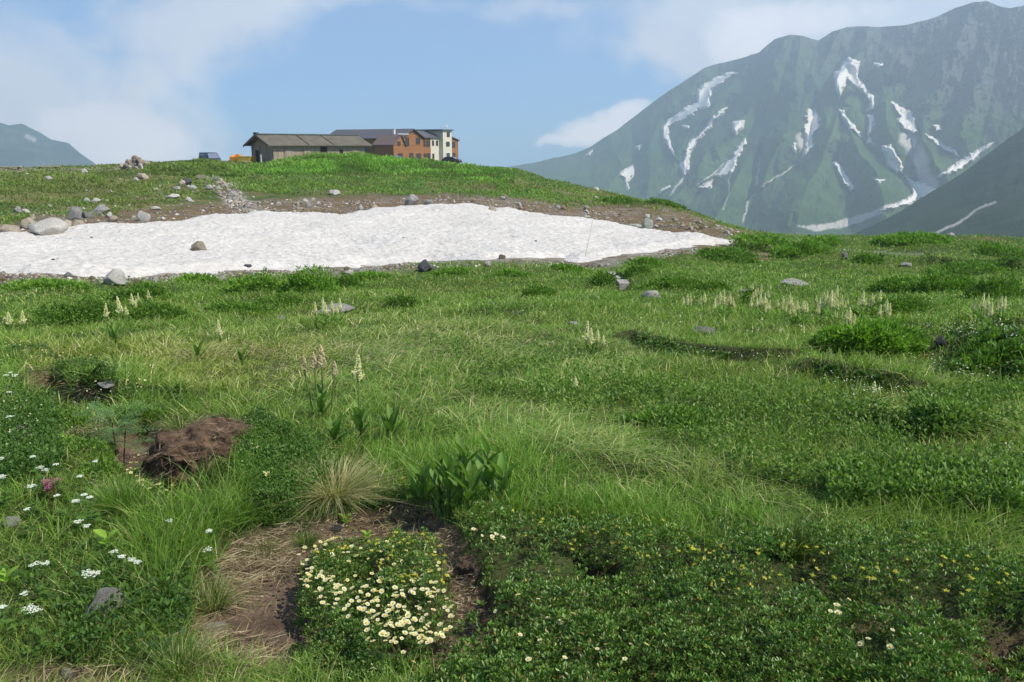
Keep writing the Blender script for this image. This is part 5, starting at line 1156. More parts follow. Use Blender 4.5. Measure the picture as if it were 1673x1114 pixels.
# ------------------------------------------------------------------ cushions and mats of small leathery leaves
def flower_mesh(kind, seed=0):
    rs = np.random.RandomState(seed); b = MB()
    if kind == 'white':
        for i in range(5):
            a = 2 * pi * i / 5 + rs.uniform(-.12, .12); d = Vector((cos(a), sin(a), .35)); s_ = Vector((-sin(a), cos(a), 0)); R0 = .0094; e = d * R0
            V = [(0, 0, 0), e * .5 + s_ * .0044, e * .9 + s_ * .0048, e * 1.08, e * .9 - s_ * .0048, e * .5 - s_ * .0044]
            b.add(V, [(0, 1, 2), (0, 2, 3), (0, 3, 4), (0, 4, 5)], (.78, .76, .50), 0)
        b.blob((0, 0, .003), (.0046, .0046, .003), (.80, .55, .05), 0)
    elif kind == 'cream':
        for i in range(5):
            a = 2 * pi * i / 5; d = Vector((cos(a), sin(a), .3)); s_ = Vector((-sin(a), cos(a), 0)); e = d * .011
            b.add([(0, 0, 0), e * .6 + s_ * .0052, e, e * .6 - s_ * .0052], [(0, 1, 2, 3)], (.78, .72, .34), 0)
        b.blob((0, 0, .003), (.004, .004, .002), (.6, .42, .05), 0)
    elif kind == 'yellow':
        for i in range(5):
            a = 2 * pi * i / 5; d = Vector((cos(a), sin(a), .4)); s_ = Vector((-sin(a), cos(a), 0)); e = d * .009
            b.add([(0, 0, 0), e * .6 + s_ * .005, e, e * .6 - s_ * .005], [(0, 1, 2, 3)], (.85, .66, .04), 0)
    elif kind == 'seed':
        for i in range(16):
            v = Vector(rs.normal(size=3)); v.z = abs(v.z); v.normalize(); s_ = v.orthogonal().normalized() * .0024; e = v * rs.uniform(.007, .012)
            b.add([s_, e, -s_], [(0, 1, 2)], (.75, .68, .12), 0)
        b.blob((0, 0, .002), .0035, (.68, .58, .10), 0)
    elif kind == 'tiny':
        for i in range(5):
            a = 2 * pi * i / 5; e = Vector((cos(a), sin(a), .2)) * .008; s_ = Vector((-sin(a), cos(a), 0)) * .004; b.add([(0, 0, 0), e * .6 + s_, e, e * .6 - s_], [(0, 1, 2, 3)], (.72, .72, .60), 0)
    b.tube([(0, 0, -.06), (0.002, 0, 0)], .0009, 3, (.10, .12, .04), 1, False)
    o = b.build('flower', [M['petal'], M['leaf']], None, link=False); return o.data
FM = {k: [flower_mesh(k, i) for i in range(3)] for k in ('white', 'cream', 'yellow', 'seed', 'tiny')}
def head_at(px, py, H):
    q = ray_r(px, py)
    if q is None: return None
    mp = math.hypot(*q) / 1301; q2 = ray_r(px, py + H * .9 / mp)
    return q2 if q2 is not None else q
def put_flower(parent, px, py, H, kind, sc=1.0, pname='flower', q=None):
    q = q or head_at(px, py, H)
    if q is None: return
    o = bpy.data.objects.new(pname, random.choice(FM[kind])); COL.objects.link(o); o.parent = parent
    r = math.hypot(*q); p = Vector((q[0], q[1], float(ground_z(*q)) + H)) - parent.location
    o.location = p; s_ = sc * random.uniform(.65, 1.1); o.scale = (s_, s_, s_); o.rotation_euler = (random.uniform(-.2, .65), random.uniform(-.3, .45), random.uniform(0, 6.28)); return o
def cushion(name, poly, H, n, L, cols, label, flowers=(), gaps=(), gapn=.0, soft=16, cat='cushion plant', group=None, clus=6, W=.42, seed=0, rag=10):
    """flowers: list of (kind, n, polygon or None, scale); individual flowers become parts (at most 100), the rest one part"""
    q = sample_px(poly, n); PX, PY = project(np.c_[q, ground_z(q[:, 0], q[:, 1])]); sdp = sdist(PX, PY, poly)
    e = sm(sdp + rag * fbm(PX / 20, PY / 20, 3, seed + 3), -2, soft); k = RS.uniform(0, 1, len(q)) < .35 + .65 * e
    hole = np.zeros(len(q))
    for gx, gy, ga, gb in gaps: hole = np.maximum(hole, 1 - sm(((PX - gx) / ga) ** 2 + ((PY - gy) / gb) ** 2 + .9 * fbm(PX / 12, PY / 12, 3, seed), .5, 1.3))
    if gapn: hole = np.maximum(hole, sm(fbm(q[:, 0] * 5.5, q[:, 1] * 5.5, 4, seed + 9), .30 - gapn, .48 - gapn))
    k &= RS.uniform(0, 1, len(q)) > hole * .97
    q, e, hole = q[k], e[k], hole[k]; m_ = len(q); lump = 1 + .8 * fbm(q[:, 0] * 5, q[:, 1] * 5, 3, seed + 1) + .45 * fbm(q[:, 0] * 14, q[:, 1] * 14, 2, seed + 2)
    Hs = H * (.25 + .75 * e) * lump * (1 - .6 * hole); c0 = np.mean(q, 0); root = empty(name, (c0[0], c0[1], float(ground_z(*c0)))); tag(root, label, cat, group); off = np.array(root.location)
    P = np.c_[q, ground_z(q[:, 0], q[:, 1]) + Hs * (1 - .75 * RS.uniform(0, 1, m_) ** 2.2)]; P = np.repeat(P, clus, 0); mm = len(P)
    th = RS.uniform(0, 2 * pi, mm); tl = RS.uniform(.35, 1.3, mm); D = np.stack([np.cos(th) * tl, np.sin(th) * tl, np.full(mm, .75)], -1)
    P = P + D * np.array([.25, .25, .1]) * L; cc = np.array(cols)[RS.randint(0, len(cols), m_)] * RS.uniform(.7, 1.25, (m_, 1)); cc = np.repeat(cc, clus, 0); od = RS.uniform(0, 1, mm); cc[od < .035] = (.28, .24, .07); cc[(od > .035) & (od < .06)] = (.16, .10, .05)
    Ls = RS.uniform(.65, 1.25, mm) * L
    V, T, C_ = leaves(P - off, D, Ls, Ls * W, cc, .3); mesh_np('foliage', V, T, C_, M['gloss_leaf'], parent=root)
    cnt = 0; rest = []
    for kind, nf, pf, sc in flowers:
        pf = pf or poly; pl = np.array(pf, float); c_ = 0; tr = 0
        while c_ < nf and tr < nf * 40:
            tr += 1; px = RS.uniform(pl[:, 0].min(), pl[:, 0].max()); py = RS.uniform(pl[:, 1].min(), min(1125, pl[:, 1].max()))
            if sdist(np.array([px]), np.array([py]), pf)[0] < 0: continue
            if fbm(px / 26, py / 18, 2, seed + 40) < RS.uniform(-.9, -.15): continue
            hq = head_at(px, py, H * 1.05)
            if hq is None: continue
            c_ += 1
            if cnt < 97: put_flower(root, px, py, H * 1.12 + .012, kind, sc, 'seed_head' if kind == 'seed' else 'flower', hq); cnt += 1
            else: rest.append((hq, kind, sc))
    if rest:
        b = MB()
        for hq, kind, sc in rest:
            me = random.choice(FM[kind]); R_3 = Euler((random.uniform(-.2, .6), random.uniform(-.3, .4), random.uniform(0, 6.28))).to_matrix() * (sc * random.uniform(.75, 1.15))
            o_ = Vector((hq[0], hq[1], float(ground_z(*hq)) + H * 1.12 + .012)) - root.location
            ca = me.color_attributes['Col'].data; b.add([R_3 @ v.co + o_ for v in me.vertices], [tuple(p_.vertices) for p_ in me.polygons], [tuple(ca[i].color)[:3] for i in range(len(me.vertices))], 0)
        o = b.build('flowers', M['petal'], root); o['kind'] = 'stuff'
    return root
av = [(.085, .165, .036), (.115, .21, .046), (.06, .125, .03), (.16, .25, .075)]
cushion('avens_mat', MATR, .12, 24000, .0155, av, 'large dark leaved mat of avens filling the lower right', [('white', 7, [(800, 985), (870, 975), (960, 1020), (950, 1060), (830, 1050), (800, 1010)], 1.0), ('white', 9, [(850, 1040), (1100, 1060), (1100, 1114), (760, 1114), (780, 1080)], 1.0), ('white', 4, [(1340, 985), (1380, 985), (1380, 1015), (1340, 1015)], 1.1), ('white', 6, [(1370, 1020), (1500, 1030), (1500, 1080), (1380, 1060)], 1.0), ('white', 9, [(745, 830), (860, 855), (860, 900), (760, 880)], .9),
     ('seed', 34, [(820, 840), (1080, 850), (1080, 920), (860, 900)], 1.15), ('seed', 40, [(1090, 900), (1350, 900), (1360, 960), (1100, 1000)], 1.15), ('seed', 26, [(1380, 910), (1660, 930), (1640, 1000), (1400, 960)], 1.15)],
     gaps=[(985, 935, 22, 16), (1000, 960, 18, 14), (925, 945, 30, 16), (860, 925, 30, 22), (850, 950, 26, 16), (815, 960, 20, 30), (1440, 1004, 60, 9), (1375, 1000, 20, 8), (1480, 1025, 22, 10), (1560, 1045, 26, 12), (1645, 1075, 50, 50), (1020, 1100, 20, 10), (1240, 1005, 26, 14), (1260, 1040, 22, 14), (1370, 1075, 20, 12), (805, 1000, 12, 20)], gapn=.10, cat='mat plant', seed=11)
cushion('avens_mat', MATC, .14, 10500, .0115, av, 'round mat of avens covered in white flowers on bare soil', [('white', 150, [(500, 940), (590, 955), (700, 940), (735, 980), (748, 1040), (700, 1062), (600, 1060), (560, 1010), (500, 1000)], 1.0), ('white', 40, [(590, 960), (700, 950), (740, 990), (745, 1050), (660, 1045), (590, 1000)], 1.05), ('white', 26, [(490, 910), (540, 890), (590, 905), (520, 950), (490, 960)], .8),
     ('seed', 75, [(510, 895), (600, 880), (700, 878), (735, 915), (735, 960), (640, 960), (600, 905), (520, 930)], 1.05), ('cream', 60, [(500, 900), (560, 885)] + [(640, 880), (730, 890), (740, 970), (640, 960), (500, 960)], .8)], gapn=-.05, soft=48, rag=20, cat='mat plant', seed=12)
cushion('avens_mat', [(195, 785), (235, 765), (290, 790), (300, 815), (250, 835), (205, 820)], .07, 900, .012, av, 'small clump of cream flowers beside the brown peat bank', [('cream', 55, [(200, 765), (235, 745), (300, 775), (300, 810), (240, 815)], .85)], cat='mat plant', seed=13)
dkl = [(.075, .15, .034), (.10, .19, .042), (.055, .115, .03)]
CU = [([(392, 700), (440, 690), (520, 740), (500, 790), (440, 790), (380, 760)], .10, 4200, .013, 'dark leaved cushion right of the brown peat bank', [('cream', 14, [(395, 735), (440, 730), (450, 790), (400, 780)], .9)]),
 ([(400, 800), (470, 780), (500, 830), (450, 870), (405, 850)], .09, 2600, .013, 'dark leaved cushion between lush grass and dry tussock', []), ([(195, 645), (300, 640), (330, 670), (300, 685), (190, 672)], .10, 3200, .013, 'dark leaved cushion above the brown peat bank', [('cream', 14, [(150, 625), (300, 625), (300, 645), (160, 640)], .8)]),
 ([(80, 600), (190, 598), (215, 620), (150, 640), (90, 630)], .10, 2800, .013, 'dark leaved cushion above the far dark turf gap', [('cream', 26, [(80, 575), (260, 570), (250, 605), (90, 600)], .8)]), ([(0, 570), (80, 565), (90, 590), (0, 600)], .08, 1500, .014, 'cream flecked cushion at the left edge', [('cream', 24, [(0, 560), (85, 560), (85, 585), (0, 590)], .9)]),
 ([(1040, 552), (1120, 572), (1200, 585), (1180, 592), (1100, 588), (1045, 572)], .10, 2600, .022, 'narrow dark cushion along the turf step in mid meadow', [('tiny', 30, [(1040, 550), (1120, 568), (1290, 588), (1280, 598), (1120, 580), (1040, 560)], 0.8)]), ([(1335, 612), (1400, 622), (1480, 640), (1480, 658), (1400, 648), (1340, 630)], .11, 3000, .02, 'dark cushion with white specks on the second turf step', [('tiny', 60, [(1335, 610), (1400, 618), (1480, 638), (1480, 660), (1400, 650), (1340, 630)], .75)]),
 ([(1530, 600), (1673, 600), (1673, 625), (1530, 620)], .1, 1500, .03, 'white specked cushion at the right edge', [('tiny', 70, [(1440, 575), (1520, 585), (1620, 605), (1620, 625), (1500, 610)], .9)]), ([(1540, 545), (1640, 540), (1673, 560), (1673, 575), (1560, 560)], .1, 1500, .03, 'dark cushion on the highest turf step at right', [('tiny', 60, [(1500, 535), (1660, 535), (1660, 560), (1520, 550)], .9)]),
 ([(1555, 790), (1600, 780), (1630, 800), (1600, 820), (1560, 815)], .06, 700, .014, 'patch of yellow flowers in the right meadow grass', [('cream', 60, [(1555, 785), (1600, 775), (1632, 798), (1600, 822), (1560, 812)], .8)]), ([(480, 1060), (560, 1080), (700, 1090), (740, 1130), (700, 1180), (470, 1180)], .05, 3600, .013, 'low green leaf patch in front of the round flower mat', [('white', 4, [(600, 1070), (680, 1070), (680, 1110), (600, 1110)], 1.0)]),
 ([(600, 800), (670, 795), (700, 820), (680, 840), (600, 830)], .05, 1100, .013, 'small green leaf patch with yellow buttercups', [('yellow', 5, [(615, 785), (665, 785), (665, 800), (615, 800)], 1.0)])]
for i, (pl, H, n, L, lab, fl) in enumerate(CU): cushion('leaf_cushion', pl, H, n, L, dkl if i < 10 else av, lab, fl, cat='cushion plant', group='small leaved cushions in the meadow', seed=30 + i)
b = MB()
VT = []
for poly, n, sc in (([(1180, 610), (1340, 600), (1500, 660), (1660, 720), (1640, 780), (1400, 700)], 420, 1.1), ([(620, 480), (1000, 470), (1060, 500), (800, 520), (620, 505)], 380, 1.7), ([(1000, 490), (1240, 470), (1673, 470), (1673, 560), (1300, 570), (1000, 540)], 700, 1.7), ([(840, 280), (1000, 320), (1100, 350), (860, 320)], 80, 5), ([(1060, 640), (1600, 840), (1673, 860), (1673, 760)], 240, .7), ([(700, 560), (1000, 600), (900, 760), (640, 700)], 110, .7), ([(0, 600), (260, 620), (360, 690), (0, 800)], 160, .8)):
    q = sample_px(poly, n); k = fbm(q[:, 0] * 1.2, q[:, 1] * 1.2, 2, 66) > RS.uniform(-.35, .2, len(q)); q = q[k]; z = ground_z(q[:, 0], q[:, 1]) + RS.uniform(.09, .16, len(q)); D = RS.normal(size=(len(q), 3)) * .4 + np.array([0, -.3, .8]); L = RS.uniform(.5, 1.1, len(q)) * .016 * sc
    VT.append(leaves(np.c_[q, z], D, L, L * .8, np.array([(.66, .66, .50), (.6, .6, .36)])[RS.randint(0, 2, len(q))]))
V, T, C_ = join(VT); tag(mesh_np('tiny_flowers', V, T, C_, M['petal']), 'tiny white flowers speckling the meadow', kind='stuff')

# ------------------------------------------------------------------ false hellebores
def spike_mb(h_=.14, w=.032, nb=4, n=170, seed=0, col=(.74, .70, .42)):
    rs = np.random.RandomState(seed); b = MB(); b.tube([(0, 0, -.05), (0, 0, h_)], [.004, .002], 4, (.2, .25, .08))
    def cone(o_, d, H, W, m_):
        d = Vector(d).normalized(); s_ = d.orthogonal().normalized(); t_ = d.cross(s_)
        for i in range(m_):
            t = rs.uniform() ** .9; a = rs.uniform(0, 6.28); rr = W * (1 - t) ** .6 * (.75 + .3 * rs.uniform()); p = Vector(o_) + d * (H * t) + (s_ * cos(a) + t_ * sin(a)) * rr
            k = rs.uniform(.75, 1.15); b.blob(p, rs.uniform(.0035, .0065), (col[0] * k, col[1] * k, col[2] * k * rs.uniform(.8, 1.1)))
    cone((0, 0, 0), (0, 0, 1), h_, w, n)
    for i in range(nb):
        a = 2 * pi * i / nb + rs.uniform(-.4, .4); cone((0, 0, -.01 + .012 * i), (cos(a), sin(a), .75), h_ * .36, w * .45, n // 5)
    return b
SPK = []
for k in range(4): SPK.append(spike_mb([.15, .13, .17, .12][k], [.028, .032, .027, .028][k], [4, 5, 3, 2][k], 170, k, [(.88, .84, .52), (.82, .82, .46), (.90, .86, .56), (.66, .56, .36)][k]).build('flower_spike', M['petal'], link=False).data)
lf_c = (.10, .19, .04)
def hellebore(px, py, hgt, nleaf, L, label, spikes=(), spread=.5, seed=0, grp=None, Wf=.3, ns=1, arr=None):
    rs = np.random.RandomState(seed); p = at(px, py); t = empty('false_hellebore', p, 0); tag(t, label, 'plant', grp)
    for k in range(ns):
        ox, oy = (0, 0) if ns == 1 else (rs.uniform(-.16, .16) * ns * .45, rs.uniform(-.06, .08)); hh = hgt * rs.uniform(.7, 1.05); top = (ox + rs.uniform(-.04, .04), oy, hh)
        if arr: ox, oy, hh = arr[k]; top = (ox + rs.uniform(-.02, .02), oy, hh)
        b = MB(); b.tube([(ox, oy, -.03), ((ox + top[0]) / 2, oy, hh / 2), top], [.009, .008, .005], 6, (.10, .16, .05)); b.build('stem', M['leaf'], t, True)
        for i in range(nleaf):
            f = (i + .5) / nleaf; a = i * 2.4 + rs.uniform(-.4, .4); z = hh * (.18 + .72 * f); up = 1.3 + 1.6 * f * (1 - spread); d = Vector((cos(a), sin(a), up)); LL = L * (1 - .35 * abs(f - .35)) * rs.uniform(.85, 1.1)
            kk = rs.uniform(.8, 1.25); b = MB(); b.leaf((ox, oy, z), d, (0, 0, 1), LL, LL * Wf * rs.uniform(.85, 1.15), bend=rs.uniform(-.1, .45), seg=7, fold=.25, col=tuple(q * kk for q in lf_c), shape=.42); b.build('leaf', M['leaf'], t, True)
    for dx, dy, dz, v, sc in spikes:
        o = bpy.data.objects.new('flower_spike', SPK[v]); COL.objects.link(o); o.parent = t; o.location = (dx, dy, dz); o.scale = (sc,) * 3; o.rotation_euler = (rs.uniform(-.08, .08), rs.uniform(-.12, .12), rs.uniform(0, 6))
        b = MB(); b.tube([(dx * .5, dy, 0), (dx, dy, dz)], .005, 5, (.16, .22, .07)); b.build('stem', M['leaf'], t)
    return t
hellebore(590, 722, .20, 8, .15, 'false hellebore with one tall cream spike over broad leaves', [(0.0, 0, .37, 0, .85)], seed=1, ns=1)
hellebore(640, 724, .17, 7, .15, 'leafy false hellebore right of the tall cream spike', seed=2)
hellebore(548, 735, .16, 6, .15, 'leafy false hellebore below the tan flower spikes', seed=12)
hellebore(527, 690, .18, 7, .15, 'false hellebore with three fading tan spikes', [(-.03, 0, .34, 3, .8), (.01, .02, .35, 3, 1.05), (-.09, 0, .33, 3, .7), (.09, 0, .30, 3, .7)], seed=3)
hellebore(700, 838, .18, 6, .14, 'broad leaved hellebore clump left of its taller twin', seed=4, arr=[(-.03, 0, .2), (.05, .04, .24)], ns=2)
hellebore(760, 840, .26, 8, .16, 'tallest broad leaved hellebore clump in lush grass', seed=5, arr=[(-.07, 0, .25), (.10, .05, .30), (.02, -.05, .20), (-.01, .06, .27), (.16, .0, .2)], ns=5)
hellebore(325, 592, .12, 6, .17, 'small hellebore with upright leaves beside pale straw', seed=6, Wf=.22, spread=.2)
hellebore(395, 598, .10, 5, .16, 'small hellebore right of pale straw', seed=7, Wf=.22, spread=.2)
hellebore(190, 572, .20, 8, .17, 'left false hellebore with two cream spikes', [(-.06, 0, .33, 2, .75), (.06, .05, .36, 2, .9), (.10, .08, .33, 1, .6)], seed=8, Wf=.24, ns=1)
hellebore(966, 585, .12, 6, .15, 'false hellebore with cream spikes alone in the central meadow', [(-.05, 0, .17, 2, 1.0), (.0, 0, .14, 0, .9), (.05, .02, .15, 1, .8), (.10, 0, .13, 1, .6)], seed=9, Wf=.22)
hellebore(940, 655, .06, 4, .09, 'single small spike in the central meadow grass', [(0, 0, .10, 1, .55)], seed=10, Wf=.22)
hellebore(361, 566, .06, 4, .10, 'single cream spike behind the small left hellebores', [(0, 0, .12, 2, .85)], seed=11, Wf=.22)
hellebore(18, 548, .10, 5, .14, 'cream flower spikes at the left photo edge', [(0, 0, .14, 1, 1.1), (.1, .1, .13, 0, 1.0), (-.08, .05, .11, 1, .8)], seed=13, Wf=.22)
hellebore(1424, 660, .05, 4, .08, 'lone small spike on the dark turf step', [(0, 0, .08, 1, .6)], seed=14, Wf=.22)
# drifts of flowering hellebores farther off
far_leaf = MB()
for i in range(9):
    a = i * 2.4; far_leaf.leaf((0, 0, .01 + .018 * i), (cos(a), sin(a), 1.3), (0, 0, 1), .11, .035, bend=.5, seg=3, col=(.13, .24, .05), shape=.42)
far_leaf.tube([(0, 0, 0), (0, 0, .26)], .006, 4, (.2, .25, .08)); FL = far_leaf.build('foliage', M['leaf'], link=False).data
for (cx, cy, rx, ry, n, lab) in [(1120, 492, 14, 4, 5, 'cream flower spike in the leftmost drift of the right meadow'), (1178, 498, 26, 6, 11, 'cream flower spike in the second drift, behind the grey rock'), (1238, 500, 16, 5, 9, 'cream flower spike in the third drift below the small bush'), (1295, 503, 34, 9, 18, 'cream flower spike in the widest drift of the right meadow'),
        (1355, 498, 22, 11, 18, 'cream flower spike in the densest and tallest drift'), (1385, 520, 14, 6, 6, 'cream flower spike in front of the densest drift'), (1418, 498, 15, 5, 8, 'cream flower spike left of the dark leafy bush'), (1237, 476, 20, 8, 12, 'cream flower spike around the small dark bush, farther back'),
        (1625, 509, 26, 5, 8, 'cream flower spike at the right under the hedge band'), (1432, 516, 10, 3, 3, 'cream flower spike before the dark leafy bush'), (534, 511, 22, 5, 7, 'cream flower spike around the large flat white rock'), (230, 497, 18, 6, 7, 'yellowish flower spike beside the left dark bushes')]:
    for i in range(n):
        q = head_at(cx + RS.normal() * rx * .6, cy + RS.normal() * ry * .6 + 6, .24)
        if q is None: continue
        t = empty('false_hellebore', (q[0], q[1], float(ground_z(*q)))); t.scale = (RS.uniform(.75, 1.1),) * 3; t.rotation_euler = (0, 0, RS.uniform(0, 6)); tag(t, lab, 'plant', lab.replace('cream flower spike', 'spikes').replace('yellowish flower spike', 'yellow spikes'))
        o = bpy.data.objects.new('foliage', FL); COL.objects.link(o); o.parent = t
        for k in range(RS.randint(1, 3)):
            o = bpy.data.objects.new('flower_spike', SPK[RS.randint(3)]); COL.objects.link(o); o.parent = t; o.location = (k * .06, 0, .24 - k * .03); sc = RS.uniform(.55, .95) * (1 - .25 * k); o.scale = (sc, sc, sc)

# ------------------------------------------------------------------ white umbels
def umbel(px, py, R0, H, label, grp, seed):
    rs = np.random.RandomState(seed); q = head_at(px, py, H); p = gpt(*q); t = empty('umbel_flower', p); tag(t, label, 'wildflower', grp)
    b = MB(); b.tube([(0, 0, 0), (.004, .0, H * .5), (0, 0, H - .02)], .0014, 4, (.12, .2, .06))
    for i in range(5):
        a = rs.uniform(0, 6.28); z = rs.uniform(.1, .6) * H
        for j in range(4): b.leaf((0, 0, z), (cos(a + j * .3 - .5), sin(a + j * .3 - .5), .5), (0, 0, 1), .035, .012, .4, 2, col=(.09, .18, .035))
    b.build('stem', M['leaf'], t); b = MB(); nr = rs.randint(7, 12)
    for i in range(nr):
        a = 2.4 * i; rr = R0 * math.sqrt((i + .5) / nr); c0 = Vector((cos(a) * rr, sin(a) * rr, H - .12 * rr + rs.uniform(-.002, .002)))
        b.tube([(0, 0, H - .02), c0], .0006, 3, (.14, .24, .08))
        for j in range(9):
            aa = rs.uniform(0, 6.28); r2 = rs.uniform(0, .0065); b.blob(c0 + Vector((cos(aa) * r2, sin(aa) * r2, rs.uniform(0, .002))), (.0022, .0022, .0012), (.78, .80, .74))
    b.build('umbel', M['petal'], t); return t
UM = [(72, 772), (99, 769), (11, 789), (60, 804), (100, 816), (75, 823), (132, 825), (146, 817), (52, 839), (137, 860), (149, 865), (140, 871), (194, 906), (208, 916), (222, 918), (68, 931), (84, 927), (159, 946), (150, 941), (168, 943), (49, 977), (60, 1002), (14, 999), (183, 1029), (345, 898), (348, 871), (283, 855), (16, 623), (22, 616), (40, 684), (22, 689), (63, 757), (162, 761), (12, 789), (137, 785), (23, 738), (8, 758), (132, 827), (20, 649), (3, 707), (28, 622)]
big_u = {(159, 946): 'widest white umbel cluster in the lower left grass', (68, 931): 'white umbel left of the widest umbel cluster', (194, 906): 'upper of the white umbels beside bright young leaves', (345, 898): 'small white umbel at the edge of the straw', (137, 860): 'white umbel trio member above the bright young leaves'}
for i, (px, py) in enumerate(UM):
    for dx in (0, 1) if (px, py) not in big_u else (0,):
        if dx and i % 7: continue
        umbel(px + dx * 9, py + dx * 4, .024 if (px, py) == (159, 946) else .012 + .006 * (i % 3 == 0), .14 + .03 * (i % 2), big_u.get((px, py), 'small flat white umbel flower in the left grass'), 'white umbels in the left grass', i) if (i % 6 != 5 or (px, py) in big_u) else None
# pink lousewort
p = at(82, 822); t = empty('pink_lousewort', p); tag(t, 'magenta flowered lousewort clump among white umbels', 'wildflower')
b = MB(); f_ = MB(); rs = np.random.RandomState(5)
for i in range(11):
    a = rs.uniform(0, 6.28); r_ = rs.uniform(0, .055); h_ = rs.uniform(.075, .11); x_, y_2 = cos(a) * r_, sin(a) * r_ * .7; b.tube([(x_ * .6, y_2 * .6, 0), (x_, y_2, h_)], .0016, 4, (.16, .06, .06))
    for j in range(5): b.leaf((x_ * .8, y_2 * .8, h_ * rs.uniform(.1, .7)), (cos(j * 1.3 + i), sin(j * 1.3 + i), .4), (0, 0, 1), .03, .01, .4, 2, col=(.10, .12, .04))
    for j in range(12):
        aa = rs.uniform(0, 6.28); r2 = rs.uniform(.002, .011); f_.leaf((x_ + cos(aa) * r2, y_2 + sin(aa) * r2, h_ + rs.uniform(-.008, .01)), (cos(aa), sin(aa), .7), (0, 0, 1), .010, .006, .5, 2, col=(.50, .13, .30))
b.build('foliage', M['leaf'], t); f_.build('flowers', M['petal'], t)
# ferny dark plant
p = at(190, 745); t = empty('ferny_plant', p); tag(t, 'dark feathery leaved plant standing in the shaded hollow', 'plant'); rs = np.random.RandomState(9)
for (dx, dz) in ((0, .20), (.07, .16)):
    b = MB(); b.tube([(dx * .4, 0, -.1), (dx, 0, dz)], [.004, .003], 5, (.05, .03, .03)); b.build('stem', M['leaf'], t)
for k in range(26):
    a = k * 2.4; z0 = .05 + .007 * k; d = Vector((cos(a), sin(a) * .8, .15 + .035 * k + rs.uniform(-.15, .2))).normalized(); LF = rs.uniform(.16, .28); b = MB(); side = d.cross(Vector((0, 0, 1))).normalized(); p0 = Vector((0 if k % 3 else .06, 0, z0)); pts_ = []
    for i in range(12):
        f = i / 11; pt = p0 + d * LF * f + Vector((0, 0, -.09 * f * f)); pts_.append(pt)
        if i > 1:
            for sg in (-1, 1):
                dd = (side * sg + d * .7).normalized(); Ll = (.05 * sin(pi * min(1, f * .85 + .12)) + .006) * rs.uniform(.7, 1.2)
                b.leaf(pt, dd, (0, 0, 1), Ll, .0055, .5, 2, col=(.13, .23, .10))
                for m_ in (.35, .6): b.leaf(pt + dd * Ll * m_, (dd + d * .9).normalized(), (0, 0, 1), Ll * .5, .004, .2, 2, col=(.13, .24, .10)); b.leaf(pt + dd * Ll * m_, (dd - d * .4).normalized(), (0, 0, 1), Ll * .35, .004, .2, 2, col=(.13, .24, .10))
    b.tube(pts_, .0012, 3, (.07, .10, .05)); b.build('frond', M['leaf'], t)
# bright young broad leaves
for px, py, sc, lab in ((178, 908, 1.0, 'pair of bright backlit young leaves in the lower left grass'), (14, 968, .9, 'bright young leaves at the left edge of the grass'), (66, 742, .6, 'small bright leaved sprout by the ferny plant'), (112, 735, .8, 'bright leaved sprout in front of the ferny plant'), (565, 862, .6, 'green sprout on the bare soil behind the flower mat'), (1505, 895, .6, 'green sprout in grass at lower right'), (600, 886, .5, 'tiny sprout above the round flower mat')):
    p = at(px, py); t = empty('young_plant', p); tag(t, lab, 'plant'); b = MB(); b.tube([(0, 0, -.01), (0, 0, .05 * sc)], .002, 4, (.12, .2, .05)); b.build('stem', M['leaf'], t)
    for i in range(5):
        a = i * 2.2 + .5; b = MB(); b.leaf((0, 0, (.03 + .012 * i) * sc), (cos(a) * .8, sin(a) * .6, .9), (0, 0, 1), .065 * sc, .04 * sc, .5, 5, .12, col=(.20, .34, .05)); b.build('leaf', M['leaf'], t, True)
# tussocks
def tussock(px, py, w, H, n, dryf, label, seed, straight=0, grn=(.11, .17, .04)):
    rs = np.random.RandomState(seed); p = at(px, py); mp = mpp(p); R0 = w * mp / 2; th = rs.uniform(0, 2 * pi, n); rr = R0 * .45 * np.sqrt(rs.uniform(0, 1, n)); P = np.stack([np.cos(th) * rr, np.sin(th) * rr * .8, ground_z(p.x + np.cos(th) * rr, p.y + np.sin(th) * rr * .8) - p.z - .01], -1)
    ln_ = np.stack([np.cos(th), np.sin(th)], -1) * rs.uniform(.3, 1.6, (n, 1)) * (1 - straight) + rs.normal(size=(n, 2)) * .18; col = np.where(rs.uniform(size=(n, 1)) < dryf, np.array([.52, .44, .27]) * rs.uniform(.6, 1.2, (n, 1)), np.array(grn) * rs.uniform(.7, 1.3, (n, 1)))
    V, T, C_ = blades(P, rs.uniform(.6, 1.1, n) * H, np.full(n, .0032), ln_, rs.uniform(.6, 1.25, n), col, col * 1.2, 3); o = mesh_np('grass_tussock', V, T, C_, M['grass']); o.location = p; tag(o, label, 'tussock', 'grass tussocks'); return o
tussock(545, 812, 150, .20, 1300, .72, 'largest drooping straw tussock behind the bare soil', 1); tussock(475, 800, 60, .13, 400, .7, 'smaller straw tussock left of the largest one', 2); tussock(650, 846, 50, .06, 220, .9, 'small withered tuft on the soil bank', 3)
tussock(430, 908, 60, .09, 260, .2, 'short green tuft on the bare soil edge', 4, .4); tussock(345, 1000, 80, .17, 420, .35, 'wispy green tuft beside the pale straw bank', 5, .5); tussock(500, 895, 50, .10, 220, .1, 'fine green tuft left above the flower mat', 6, .6, (.13, .19, .06))
tussock(200, 838, 110, .18, 900, .08, 'bright green tussock in front of the ferny plant', 7, .5, (.13, .22, .04)); tussock(400, 850, 110, .17, 700, .05, 'bright green tussock below the brown peat bank', 8, .5, (.13, .22, .04)); tussock(400, 660, 50, .10, 200, .3, 'small tuft behind the brown peat bank', 9, .4)
